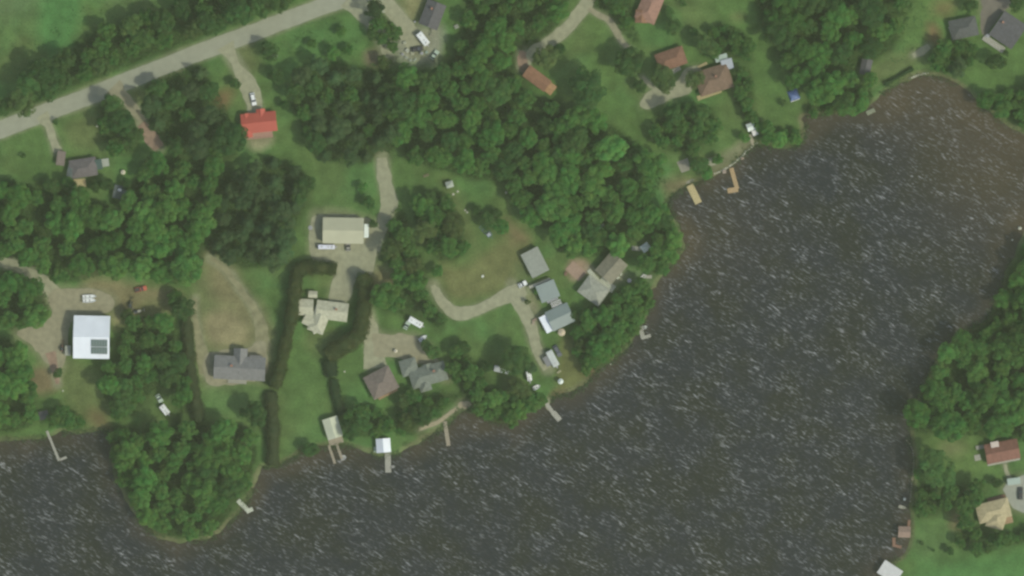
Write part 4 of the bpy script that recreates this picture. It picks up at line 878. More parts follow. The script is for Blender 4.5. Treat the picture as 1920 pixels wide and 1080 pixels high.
def rel(root_px, rot, px, py):
    """local metres of a photograph pixel seen from the house's root"""
    a = Vector((*P(px, py), 0)) - Vector((*P(*root_px), 0)); a = Matrix.Rotation(-math.radians(rot), 3, 'Z') @ a; return (a.x, a.y)
def deck(root, off, w, d, m=WOODY, rot=0, z=.5, name='deck', rail=True):
    M = Matrix.Translation((off[0], off[1], 0)) @ Matrix.Rotation(math.radians(rot), 4, 'Z'); mb = MB(); n = int(w / .28)
    for k in range(n): mb.box(-w / 2 + k * w / n + .015, -w / 2 + (k + 1) * w / n - .015, -d / 2, d / 2, z - .06 + .004 * (k % 3), z + .004 * (k % 3))
    mb.box(-w / 2, w / 2, -d / 2 + .1, -d / 2 + .18, z - .25, z - .065); mb.box(-w / 2, w / 2, d / 2 - .18, d / 2 - .1, z - .25, z - .065)
    for sx_ in (-1, 1):
        for sy_ in (-1, 1): mb.box(sx_ * (w / 2 - .25) - .07, sx_ * (w / 2 - .25) + .07, sy_ * (d / 2 - .35) - .07, sy_ * (d / 2 - .35) + .07, -.2, z - .07)
    mb.v = [tuple(M @ Vector(v)) for v in mb.v]; o = obj(name, mb, m, root)
    if rail:
        q = MB(); q.box(-w / 2, w / 2, -d / 2 + .0, -d / 2 + .06, z + .85, z + .92)
        for k in range(int(w / 1.2) + 1): x = min(-w / 2 + .05 + k * 1.2, w / 2 - .05); q.box(x - .04, x + .04, -d / 2, -d / 2 + .06, z + .01, z + .85)
        q.v = [tuple(M @ Vector(v)) for v in q.v]; obj('railing', q, m, o)
    return o

# white metal barn with solar panels
b = house(173.5, 632, -1.2, 'large white metal barn with solar panels on its lower roof slope', 'barn', 'metal_barn')
ro = wing(b, (0, 0), 12.9, 15.4, 0, 5.2, 2.5, 'gable', R_WHITE, W_WHITE, .35, ribs=True, first=False)
for k in range(2): open_on(b, 'g', -6.52, -3 + 6 * k, 0, -math.pi / 2)
sl_ = math.atan2(2.5, 7.7)
pm = MB(); pm.bbox(-.47, .47, -1.32, 1.32, 0, .05, .012); PM = pm.mesh('solar_panel', mat('solar_cell', (.105, .15, .14), .5, .1, 6, spec=.3))
fm_ = MB(); fm_.box(-.50, -.47, -1.35, 1.35, -.01, .07); fm_.box(.47, .50, -1.35, 1.35, -.01, .07); fm_.box(-.47, .47, -1.35, -1.32, -.01, .07); fm_.box(-.47, .47, 1.32, 1.35, -.01, .07); FM = fm_.mesh('panel_frame', STEEL)
for i in range(6):
    for j in range(2):
        o = link('solar_panel', PM, b); x = 3.2 + (i - 2.5) * 1.02 - .2; d = -2.15 - 2.78 * j
        o.location = (x, d, 5.2 + 2.5 * (1 + d / 7.7) + .36); o.rotation_euler = (sl_, 0, 0); link('panel_frame', FM, o)
# tan garage
b = house(644, 432.5, -.8, 'tan metal garage on the gravel yard with a white canopy at its right end', 'garage', 'garage')
wing(b, (0, 0), 14.6, 9.0, 0, 3.6, 1.5, 'gable', R_TAN, W_TAN, .35, ribs=True)
open_on(b, 'g', -3, -4.56, 0, 0); open_on(b, 'g', 4.5, -4.56, 0, 0)
c = MB(); c.add([(7.8, -2.6, 2.5), (9.5, -2.4, 2.2), (9.5, 2.6, 2.2), (7.8, 2.6, 2.5)], [(0, 1, 2, 3)]); slab(c, [(7.8, -2.6, 2.62), (9.5, -2.4, 2.32), (9.5, 2.6, 2.32), (7.8, 2.6, 2.62)], .08)
[c.box(x - .05, x + .05, y - .05, y + .05, 0, 2.2) for x in (7.9, 9.4) for y in (-2.3, 2.5)]
obj('canopy', c, mat('white_canvas', (.62, .70, .64), .7, .05, 1), b)
# tan house
b = house(612, 583, -7, 'tan-roofed rambling house between the two tall hedges', 'house', 'house')
g_ = lambda px, py: rel((612, 583), -7, px, py)
wing(b, g_(573, 576), 5.4, 5.6, 5, 2.6, 1.1, 'gable', R_TANP, W_TAN, .3)
wing(b, g_(623, 583), 11.4, 6.4, 0, 2.9, 1.35, 'gable', R_TANP, W_TAN, .3, chimney=(1.5, .8))
wing(b, g_(599, 600), 9.0, 5.6, 76, 2.82, 1.2, 'hip', R_TANP, W_TAN, .35, first=False)
wing(b, g_(583, 601), 5.0, 4.2, -20, 2.6, .9, 'gable', R_TANP, W_TAN, .25, first=False)
wing(b, g_(594, 614), 3.6, 3.4, 30, 2.5, .9, 'hip', R_TANP, W_TAN, .25, first=False)
b = house(587, 552, -4, 'tiny tan-roofed shed just above the rambling house', 'shed', 'shed'); wing(b, (0, 0), 3.0, 2.2, 0, 2.0, .6, 'gable', R_TANP, W_TAN, .2, openings=False)
# grey long house
b = house(450, 690, -3, 'long grey-roofed house at the foot of the loop drive', 'house', 'house'); g_ = lambda px, py: rel((450, 690), -3, px, py)
wing(b, (0, 0), 18.6, 8.2, 0, 3.2, 2.0, 'gable', mat('cool_grey_shingle', (.175, .18, .175), .9, .14, .9, bump=.5, bscale=3.5), W_GREY, .35, chimney=(-3, .8))
wing(b, g_(451, 676), 8.6, 4.6, 90, 3.0, 1.7, 'gable', mat('cool_grey_shingle', (0, 0, 0)), W_GREY, .3, first=False)
wing(b, g_(411, 687), 6.4, 3.4, 90, 2.9, 1.1, 'hip', mat('dark_cool_shingle', (.125, .128, .125), .9, .14, .9, bump=.5, bscale=3.5), W_GREY, .3, first=False)
wing(b, g_(480, 676), 4.4, 3.4, 0, 2.9, .5, 'flat', mat('dark_cool_shingle', (0, 0, 0)), W_GREY, .25, openings=False)
deck(b, g_(445, 714), 7, 2, WOODG, -1)
# red-roofed house
b = house(486, 230, 6, 'house with a bright red metal roof below its drive', 'house', 'house'); g_ = lambda px, py: rel((486, 230), 6, px, py)
wing(b, (0, 0), 12.6, 6.8, 0, 2.8, 1.3, 'gable', R_RED, W_WHITE, .35, ribs=True)
wing(b, g_(463, 236), 8.6, 3.0, 92, 2.6, .9, 'gable', R_RED, W_WHITE, .25, first=False)
wing(b, g_(490, 218), 5, 3, 90, 2.6, .8, 'gable', R_RED, W_WHITE, .2, first=False, openings=False)
deck(b, g_(485, 253), 10.5, 2.8, mat('pinkish_deck', (.36, .22, .17), .85, .12, 2))
# left grey-roofed house
b = house(157, 315, 9, 'grey-brown roofed house on the left with a pale deck', 'house', 'house'); g_ = lambda px, py: rel((157, 315), 9, px, py)
wing(b, (0, 0), 9.4, 6.2, 0, 2.8, 1.4, 'hip', shingle('mauve_grey_shingle', (.125, .115, .115)), W_GREY, .4)
wing(b, g_(136, 320), 4.4, 3.0, 70, 2.5, .6, 'gable', shingle('blue_slate', (.11, .135, .13)), W_GREY, .25, first=False, openings=False)
wing(b, g_(183, 309), 3.4, 3.4, 0, 2.4, .6, 'flat', shingle('teal_roof', (.06, .10, .09)), W_GREY, .2, openings=False)
deck(b, g_(150, 343), 4.6, 3.0, WOODY, -5); deck(b, g_(197, 305), 3, 3, mat('pale_concrete', (.34, .38, .33), .9, .1, 1), 0, .3, 'terrace', False)
b = house(115, 297, -8, 'narrow brown-grey carport roof at the end of the pale drive', 'carport', 'carport')
c = MB(); slab(c, [(-1.6, -2.7, 2.35), (1.6, -2.7, 2.2), (1.6, 2.7, 2.2), (-1.6, 2.7, 2.35)], .1); obj('roof', c, R_GB, b)
for x in (-1.45, 1.45):
    for y in (-2.5, 2.5): c = MB(); c.cyl(x, y, -.1, 2.1, .06, n=6); obj('post', c, STEEL, b)
# dark shed with white dome tank and pale tank
b = house(226, 361, -12, 'small dark shed at the wood edge beside a bright white tank', 'shed', 'shed'); wing(b, (0, 0), 4.6, 4.6, 0, 2.2, .9, 'gable', shingle('blue_slate', (.11, .12, .13)), W_GREY, .2, openings=False)
# top dark house
b = house(811, 28, 69, 'dark grey roofed house at the top above the cluttered yard', 'house', 'house'); wing(b, (0, 0), 9.2, 6.8, 0, 2.8, 1.4, 'gable', R_SLATE, W_GREY, .35, chimney=(2, 1))
# pinkish roof at top
b = house(1218, 14, 68, 'house with a pinkish brown roof cut by the top edge', 'house', 'house'); wing(b, (0, 0), 10.4, 7.2, 0, 2.8, 1.5, 'hip', R_PINK, W_WHITE, .4); wing(b, (-4.3, 1.5), 4.4, 4.2, 20, 2.6, .9, 'gable', R_ORG, W_WHITE, .3, first=False, openings=False)
# orange house
b = house(1010, 150, -37, 'low orange-brown roofed house at the end of the curved drive', 'house', 'house'); wing(b, (-.8, 0), 9.6, 4.4, 0, 2.6, 1.1, 'gable', R_ORG, W_TAN, .3); wing(b, (5.0, .0), 3.6, 3.6, 0, 2.3, .6, 'gable', shingle('orange_tan', (.36, .22, .11)), W_TAN, .25, first=False, openings=False)
# small brown roof and big brown roof
b = house(1258, 111, 19, 'smaller red-brown roofed house above the gravel parking area', 'house', 'house'); wing(b, (0, 0), 10.2, 6.2, 0, 2.8, 1.4, 'hip', R_BRNR, W_BRN, .4); deck(b, rel((1258, 111), 19, 1268, 131), 3.4, 1.6, WOODG, 10)
b = house(1338, 150, 17, 'larger brown-roofed lake house with a yellow deck along its lower side', 'house', 'house'); g_ = lambda px, py: rel((1338, 150), 17, px, py)
wing(b, (0, 0), 12.2, 8.6, 0, 3.0, 1.9, 'hip', R_BRN, W_BRN, .45, chimney=(1, 1)); deck(b, g_(1330, 177), 9.5, 1.7, WOODY, 2); deck(b, g_(1317, 122), 3.8, .9, WOODY, 8)
wing(b, g_(1363, 121), 3.9, 3.5, -2, 2.9, .3, 'flat', mat('pale_blue_roof', (.33, .37, .40), .6, .05, 1), W_WHITE, .2, openings=False); wing(b, g_(1352, 109), 4.4, 2.2, -2, 2.4, .3, 'flat', mat('pale_mint_roof', (.30, .38, .33), .6, .05, 1), W_WHITE, .15, openings=False)
# upper right pair
b = house(1806, 53, 12, 'small slate-roofed house in the upper right with a pale left wall', 'house', 'house'); wing(b, (0, 0), 9.6, 6.6, 0, 2.8, 1.5, 'hip', shingle('green_slate', (.085, .092, .088)), W_WHITE, .4); deck(b, rel((1806, 53), 12, 1784, 62), 5.0, .9, WOODG, 100, rail=False)
b = house(1889, 57, -34, 'large slate-roofed house in the upper right corner with a pale deck', 'house', 'house'); g_ = lambda px, py: rel((1889, 57), -34, px, py)
wing(b, (0, 0), 9.4, 10.0, 0, 3.0, 2.0, 'gable', R_SLATE, W_WHITE, .4, chimney=(-3.3, 1.2)); deck(b, g_(1863, 82), 9.2, 2.4, WOODG, 0)
b = house(1623, 126, 78, 'small dark grey shed half under the trees at the cove', 'shed', 'shed'); wing(b, (0, 0), 5.6, 3.6, 0, 2.2, .9, 'gable', R_SLATE, W_GREY, .25, openings=False)
# cabin cluster in the middle right
b = house(1003, 492, -63, 'pale grey flat-roofed cabin, topmost of the row of three beside the loop drive', 'cabin', 'cabin'); wing(b, (0, 0), 9.4, 6.6, 0, 2.9, .3, 'flat', R_FLAT, W_GREY, .25)
b = house(1027, 546, 22, 'blue-grey roofed cabin, middle of the row of three', 'cabin', 'cabin'); wing(b, (0, 0), 6.8, 6.2, 0, 2.9, .5, 'flat', R_BLUE, W_GREY, .3); deck(b, rel((1027, 546), 22, 1012, 531), 8.5, 1.1, WOODG, 0, 2.0, 'walkway', False); deck(b, rel((1027, 546), 22, 1036, 563), 4.4, .8, STEEL, 0, 2.4, 'walkway', False)
b = house(1050, 594, 25, 'blue-grey roofed cabin with a white lean-to, lowest of the row of three', 'cabin', 'cabin'); wing(b, (0, 0), 8.6, 7.2, 0, 3.0, 1.2, 'gable', R_BLUE, W_WHITE, .3)
wing(b, rel((1050, 594), 25, 1025, 607), 2.9, 6.4, 3, 2.5, .25, 'flat', R_WHITE, W_WHITE, .15, openings=False, label='white lean-to roof')
c = MB()
for k in range(7): x = -1.9 + k * .62; c.box(x - .06, x + .06, -1.6, 1.6, 2.4, 2.5)
for y in (-1.5, 0, 1.5): c.box(-2.0, 2.0, y - .07, y + .07, 2.28, 2.395)
for x in (-1.8, 1.8):
    for y in (-1.45, 1.45): c.cyl(x, y, -.1, 2.28, .07, n=6)
b = house(1044, 572, 22, 'pale slatted pergola between the middle and lowest cabins', 'pergola', 'pergola'); obj('frame', c, TRIMW, b)
for k in range(6): c = MB(); c.box(-2.0, 2.0, -1.5 + k * .55, -1.35 + k * .55, 2.5, 2.55); obj('slat', c, TRIMW, b)
def pavilion(px, py, r, m, label):
    b = house(px, py, 10, label, 'pavilion', 'pavilion'); c = MB(); n = 8
    ring = [(r * math.cos(2 * math.pi * k / n), r * math.sin(2 * math.pi * k / n), 2.3) for k in range(n)]
    c.add(ring + [(0, 0, 3.1)] + [(x, y, z - .1) for x, y, z in ring], [(k, (k + 1) % n, n) for k in range(n)] + [(k, k + n + 1, (k + 1) % n + n + 1, (k + 1) % n) for k in range(n)]); obj('canopy', c, m, b)
    for k in range(0, n, 2): c = MB(); c.cyl(ring[k][0] * .9, ring[k][1] * .9, -.1, 2.25, .05, n=6); obj('post', c, STEEL, b)
pavilion(1053, 623, 1.45, mat('beige_canvas', (.52, .45, .32), .8, .05, 1), 'small round beige pavilion just below the lowest cabin')
b = house(1146, 502, 49, 'brown and grey gabled cabin, the upper one right of the pink patio', 'cabin', 'cabin'); wing(b, (0, 0), 9.0, 7.6, 0, 3.4, 1.6, 'gable', shingle('stone_grey_shingle', (.195, .19, .14)), W_TAN, .3)
b = house(1113, 545, -36, 'pale grey-green roofed cabin, the lower one right of the pink patio', 'cabin', 'cabin'); g_ = lambda px, py: rel((1113, 545), -36, px, py); wing(b, (0, 0), 9.2, 7.2, 0, 3.2, 1.3, 'hip', R_PALE, W_TAN, .3)
deck(b, g_(1138, 534), 6.4, 3.0, mat('pale_deck', (.46, .50, .40), .85, .08, 2), 0, .6); deck(b, g_(1114, 518), 6.4, 1.5, mat('pale_deck', (0, 0, 0)), -12, .4, 'deck', False)
c = MB(); c.box(-2.2, 2.2, -3.3, 3.3, -.1, .12); b = empty('patio', 1080, 508, 48); obj('paving', c, mat('pink_paving', (.30, .22, .165), .9, .12, 1.2), b); tag(b, 'bare pinkish patio between the two groups of cabins', 'patio')
b = house(1210, 464, 35, 'small white tent-roofed shed on the rounded point', 'shed', 'shed'); wing(b, (0, 0), 3.0, 2.6, 0, 2.1, .9, 'hip', mat('white_canvas', (0, 0, 0)), W_WHITE, .15, openings=False); deck(b, (-3.0, 1.6), 3.4, 1.6, WOODG, -40, .4, 'deck', False)
b = house(1408, 238, 20, 'small white cabin with steps down to the water', 'cabin', 'cabin'); wing(b, (0, 0), 3.0, 2.6, 0, 2.3, .7, 'gable', mat('white_canvas', (0, 0, 0)), W_WHITE, .15, openings=False); wing(b, (.6, -2.6), 2.0, 1.8, 0, 2.0, .3, 'flat', W_WHITE, W_WHITE, .1, openings=False)
deck(b, rel((1408, 238), 20, 1409, 262), 1.2, 4.2, mat('pale_steps', (.36, .33, .24), .9, .1, 1), 0, .2, 'steps', False)
b = house(1128, 425, 20, 'tiny pale shed in the clearing above the pink patio', 'shed', 'shed'); wing(b, (0, 0), 2.0, 1.6, 0, 1.9, .5, 'gable', mat('grey_canvas', (.33, .38, .32), .8, .05, 1), W_GREY, .12, openings=False)
# lower middle houses
b = house(715, 717, 27, 'brown-roofed house between the lawn and the grey-green house', 'house', 'house'); wing(b, (0, 0), 9.8, 8.6, 0, 3.0, 1.8, 'hip', R_GB, W_TAN, .4); deck(b, rel((715, 717), 27, 727, 738), 8.0, 1.4, mat('orange_wood', (.36, .25, .15), .85, .12, 2), 0)
b = house(796, 702, 16, 'grey-green roofed house with a round bay facing the lake', 'house', 'house'); g_ = lambda px, py: rel((796, 702), 16, px, py)
wing(b, g_(803, 703), 13.2, 6.6, 0, 3.1, 1.7, 'hip', R_GG, W_GREY, .35, chimney=(2.5, .9)); wing(b, g_(767, 688), 5.8, 5.6, 0, 2.9, 1.3, 'hip', R_GG, W_GREY, .3, first=False); wing(b, g_(797, 722), 4.2, 4.0, 90, 3.0, 1.4, 'hip', R_GG, W_GREY, .25, first=False, openings=False); wing(b, g_(802, 692), 3.4, 3.2, 90, 2.8, 1.2, 'gable', R_GG, W_GREY, .25, first=False, openings=False)
b = house(624, 802, -73, 'pale cream-roofed boathouse with two narrow docks', 'boathouse', 'boathouse'); wing(b, (0, 0), 7.4, 5.4, 0, 2.8, 1.0, 'gable', R_CREAM, W_WHITE, .25, base=-1, ribs=True, openings=False); deck(b, rel((624, 802), -73, 630, 827), 5.4, 2.4, WOOD, 90, .15, 'deck', False); open_on(b, 'g', 3.72, 0, 0, math.pi / 2)
b = house(719, 835, -86, 'small white-roofed boathouse with a single wide dock', 'boathouse', 'boathouse'); wing(b, (0, 0), 4.9, 5.0, 0, 2.6, 1.3, 'gable', R_WHITE, W_WHITE, .2, base=-1, ribs=True, openings=False)
b = house(1878, 846, 11, 'red-brown roofed house in the lower right with a white porch', 'house', 'house'); g_ = lambda px, py: rel((1878, 846), 11, px, py)
wing(b, (0, 0), 12.0, 6.8, 0, 2.8, 1.5, 'gable', shingle('dull_red_shingle', (.20, .10, .075)), W_WHITE, .35); wing(b, g_(1864, 834), 2.8, 2.4, 0, 3.4, .4, 'flat', mat('pale_pink_roof', (.48, .43, .38), .7, .05, 1), W_WHITE, .1, openings=False); deck(b, g_(1840, 838), 4.2, 1.4, WOODG, 0); deck(b, g_(1833, 858), 2.4, 2.2, WOODG, 0, .3, 'deck', False); deck(b, g_(1882, 866), 12.4, .9, WOODG, 0, .3, 'deck', False)
b = house(1862, 957, 14, 'tan-roofed house in the lower right beside the concrete yard', 'house', 'house'); g_ = lambda px, py: rel((1862, 957), 14, px, py)
wing(b, (0, 0), 11.8, 6.6, 0, 2.9, 1.3, 'hip', R_SAND, W_TAN, .35); wing(b, g_(1868, 972), 7.0, 6.2, 60, 2.8, 1.3, 'hip', R_SAND, W_TAN, .3, first=False); deck(b, g_(1889, 975), 3.8, 2.6, mat('orange_wood', (0, 0, 0)), 0); deck(b, g_(1868, 934), 7, 1.4, WOODR, 0, .4, 'deck', False)
b = house(1900, 902, 8, 'pale low roof at the top of the concrete yard', 'shed', 'shed'); wing(b, (0, 0), 4.6, 2.2, 0, 2.2, .3, 'flat', mat('pale_mint_roof', (0, 0, 0)), W_WHITE, .15, openings=False)
b = house(83, 778, 15, 'small dark weathered shed near the foot of the L-shaped dock', 'shed', 'shed'); wing(b, (0, 0), 3.2, 2.8, 0, 2.0, .6, 'gable', R_SLATE, W_GREY, .2, openings=False)
b = house(514, 105, 33, 'tiny white shed alone on the lawn right of the drive under the road', 'shed', 'shed'); wing(b, (0, 0), 2.2, 1.5, 0, 1.9, .4, 'gable', mat('grey_canvas', (0, 0, 0)), W_WHITE, .12, openings=False)
b = house(843, 346, 15, 'tiny pale shed at the wood edge above the pale rocks', 'shed', 'shed'); wing(b, (0, 0), 2.6, 2.2, 0, 2.0, .5, 'hip', mat('grey_canvas', (0, 0, 0)), W_GREY, .12, openings=False)
b = house(128, 657, -2, 'small grey lean-to against the left wall of the white barn', 'shed', 'shed'); wing(b, (0, 0), 2.0, 3.6, 0, 2.1, .3, 'flat', R_PALE, W_GREY, .12, openings=False)
b = house(1695, 997, -2, 'brown waterside shed with a lighter lower roof slope on the lower right bank', 'shed', 'shed'); wing(b, (0, 0), 4.2, 3.8, 0, 2.3, .9, 'gable', mat('rusty_pink_roof', (.26, .19, .15), .85, .15, 1.5), W_BRN, .2, base=-1, openings=False)
b = house(1668, 1072, -33, 'white flat-topped boathouse at the bottom right edge of the lake', 'boathouse', 'boathouse'); wing(b, (0, 0), 7.6, 5.4, 0, 2.5, .3, 'flat', mat('white_membrane', (.50, .52, .50), .8, .06, 1), W_WHITE, .2, base=-1.5, openings=False)

# ------------------------------------------------------------------ docks
def dock(name, segs, label, m, z=.25, cat='dock', step=3.0):
    """segs: list of (px0,py0,px1,py1,width m)"""
    e = empty(name, segs[0][0], segs[0][1], 0, 0, label, cat); ox, oy = P(segs[0][0], segs[0][1]); pl = MB(); fr = MB(); post = MB(); post.cyl(0, 0, -2.3, z + .35, .07, n=7); PMs = post.mesh('post', WOOD)
    for si, (a, b_, c, d, w) in enumerate(segs):
        x0, y0 = P(a, b_); x1, y1 = P(c, d); L = math.hypot(x1 - x0, y1 - y0); ang = math.atan2(y1 - y0, x1 - x0)
        M = Matrix.Translation((x0 - ox, y0 - oy, z + si * .035)) @ Matrix.Rotation(ang, 4, 'Z'); n = max(2, int(L / .32))
        for k in range(n): pl.box(k * L / n + .015, (k + 1) * L / n - .015, -w / 2 + rnd.uniform(-.03, .03), w / 2 + rnd.uniform(-.03, .03), 0, .045 + rnd.uniform(0, .012), M)
        for s in (-.8, .8): fr.box(.02, L - .02, s * w / 2 - .05, s * w / 2 + .05, -.2, -.003, M)
        for k in range(int(L / step) + 1):
            for s in (-1, 1):
                q = M @ Vector((min(.2 + k * step, L - .1), s * (w / 2 + .09), 0)); o = link('post', PMs, e); o.location = (q.x, q.y, 0)
    tag(obj('decking', pl, m, e), kind='stuff'); obj('beam', fr, m, e); return e
dock('dock', [(88, 808, 111, 864, .9), (113, 862, 125, 857, .9)], 'long thin pale dock with an L-shaped end at the far left', WOODG)
dock('dock', [(446, 938, 466, 958, 1.7), (462, 960, 474, 954, 1.5)], 'short pale dock on the right side of the wooded peninsula', mat('pale_deck', (0, 0, 0)))
dock('dock', [(616, 834, 628, 869, .95)], 'left of the two narrow docks below the cream-roofed boathouse', WOOD)
dock('dock', [(631, 832, 641, 860, .95)], 'right of the two narrow docks, with a small boat at its tip', WOOD)
dock('dock', [(727, 850, 728, 886, 2.2)], 'wide grey dock running straight out from the white boathouse', WOODG)
dock('dock', [(834, 790, 841, 836, 1.5)], 'single straight dock below the sandy bank', WOOD)
dock('dock', [(1024, 756, 1037, 774, 1.4), (1037, 773, 1050, 788, 2.0)], 'slanting grey dock that widens at its end below the trailers', WOODG)
dock('dock', [(1200, 610, 1206, 635, 1.6), (1203, 634, 1220, 629, 1.2)], 'hooked grey dock on the bank right of the cabins', WOODG)
dock('dock', [(1293, 347, 1310, 381, 2.7)], 'wide yellow wooden dock at the foot of the concrete slipway', WOODY)
dock('dock', [(1371, 315, 1382, 354, 1.6), (1384, 355, 1364, 358, 1.9)], 'bent yellow wooden dock, right of the wide one', mat('tan_wood', (.38, .28, .15), .85, .12, 2))
dock('dock', [(1705, 975, 1703, 990, 1.0), (1676, 1008, 1676, 1024, 1.2), (1674, 1022, 1690, 1026, 1.0)], 'low brown dock around the waterside shed on the lower right bank', WOODR)
dock('dock', [(1625, 213, 1640, 206, 1.6)], 'small mossy dock in the upper part of the cove', mat('mossy_wood', (.22, .25, .17), .9, .15, 2))
dock('dock', [(1205, 519, 1222, 519, 1.2)], 'stub of a pale dock above the hooked grey dock', WOODG)
# concrete slipway
c = MB(); c.add([(-2.2, 0, .05), (2.2, 0, .05), (1.5, -9.0, -.05), (-1.5, -9.0, -.05), (-2.2, 0, -.3), (2.2, 0, -.3), (1.5, -9.0, -1), (-1.5, -9.0, -1)], [(0, 3, 2, 1), (0, 4, 7, 3), (3, 7, 6, 2), (2, 6, 5, 1), (1, 5, 4, 0)])
e = empty('slipway', 1279, 300, 20, 0, 'grey concrete slipway leading to the wide yellow dock', 'slipway'); obj('slab', c, mat('slip_concrete', (.24, .235, .185), .9, .12, .8), e)
e = empty('terrace', 1336, 303, 15, 0, 'small pale stone terrace above the bent yellow dock', 'terrace'); c = MB(); c.box(-1.8, 1.8, -1.5, 1.5, -.1, .15); obj('paving', c, mat('terrace_stone', (.27, .28, .20), .9, .12, 1), e)

# ------------------------------------------------------------------ vehicles and boats
TYRE = mat('tyre', (.02, .02, .02), .9, .1, 3); WPAINT = mat('white_paint', (.70, .74, .72), .35, .03, 1, spec=.4)
wh = MB(); wh.cyl(0, 0, -.11, .11, .33, n=14, axis='y'); WH = wh.mesh('wheel', TYRE)
rm_ = MB(); rm_.cyl(0, 0, -.125, .125, .18, n=10, axis='y'); RM = rm_.mesh('rim', STEEL)
def wheels(root, xs, hw):
    for x in xs:
        for s in (-1, 1): o = link('wheel', WH, root); o.location = (x, s * hw, .33); link('rim', RM, o)
def car(px, py, rot, paint, label, L=4.6, pickup=False, name='parked_car', cat='car'):
    e = empty(name, px, py, rot, .03, label, cat); h = L / 2; b = MB()
    prof = [(-h, .35), (-h, .8), (-h + .15, .95), (-h + (1.7 if pickup else .5), 1.0), (h - 1.25, .98), (h - .1, .82), (h, .6), (h, .35)]
    n = len(prof); w = .88
    b.add([(x, -w, z) for x, z in prof] + [(x, w, z) for x, z in prof], [tuple(range(n)), tuple(reversed(range(n, 2 * n)))] + [(k, k + n, (k + 1) % n + n, (k + 1) % n) for k in range(n)]); obj('body', b, paint, e)
    c = MB(); x0, x1 = (-h + 1.8, h - 1.35) if pickup else (-h + .4, h - 1.3)
    c.add([(x0, -.8, 1.0), (x1, -.8, .98), (x1, .8, .98), (x0, .8, 1.0), (x0 + .35, -.62, 1.45), (x1 - .75, -.62, 1.45), (x1 - .75, .62, 1.45), (x0 + .35, .62, 1.45)], [(0, 1, 5, 4), (1, 2, 6, 5), (2, 3, 7, 6), (3, 0, 4, 7)]); obj('windows', c, GLASS, e)
    r = MB(); r.box(x0 + .35, x1 - .75, -.63, .63, 1.452, 1.5); obj('roof', r, paint, e)
    if pickup: r = MB(); r.box(-h + .12, x0 - .05, -.72, .72, 1.003, 1.02); obj('cargo_bed', r, mat('bed_liner', (.05, .05, .05), .8, .1, 2), e)
    for s in (-1, 1): hl = MB(); hl.box(h - .04, h + .02, s * .6 - .16, s * .6 + .16, .58, .72); obj('headlight', hl, GLASS, e)
    wheels(e, (-h + .85, h - .9), .83); return e
def camper(px, py, rot, L, W, label, m=None, cat='camper', name='camper_trailer', hgt=2.7, awn=False):
    m = m or WPAINT; e = empty(name, px, py, rot, .03, label, cat); b = MB(); b.bbox(-L / 2, L / 2, -W / 2, W / 2, .5, hgt, .18); obj('body', b, m, e)
    for k, x in enumerate((-L * .28, L * .12)): c = MB(); c.bbox(x - .3, x + .3, -.3, .3, hgt - .01, hgt + .14, .05); obj('roof_vent', c, mat('vent_plastic', (.45, .47, .45), .6, .05, 1), e)
    c = MB(); c.bbox(L * .28, L * .28 + .8, -.35, .35, hgt - .01, hgt + .25, .08); obj('air_conditioner', c, mat('vent_plastic', (.3, .3, .3)), e)
    for x in (-L * .3, 0, L * .3): c = MB(); c.box(x - .35, x + .35, -W / 2 - .02, -W / 2 + .01, 1.4, 2.0); obj('window', c, GLASS, e)
    c = MB(); c.add([(L / 2, -.5, .5), (L / 2, .5, .5), (L / 2 + 1.1, .05, .5), (L / 2 + 1.1, -.05, .5), (L / 2, -.5, .42), (L / 2, .5, .42), (L / 2 + 1.1, .05, .42), (L / 2 + 1.1, -.05, .42)], [(0, 1, 2, 3), (7, 6, 5, 4), (0, 4, 5, 1), (1, 5, 6, 2), (2, 6, 7, 3), (3, 7, 4, 0)]); obj('drawbar', c, STEEL, e)
    wheels(e, (-.5, .35), W / 2 - .08)
    if awn: c = MB(); slab(c, [(-L * .3, -W / 2 - 2.0, 2.1), (L * .3, -W / 2 - 2.0, 2.1), (L * .3, -W / 2, 2.4), (-L * .3, -W / 2, 2.4)], .05); obj('awning', c, mat('awning_grey', (.20, .21, .21), .8, .05, 1), e)
    return e
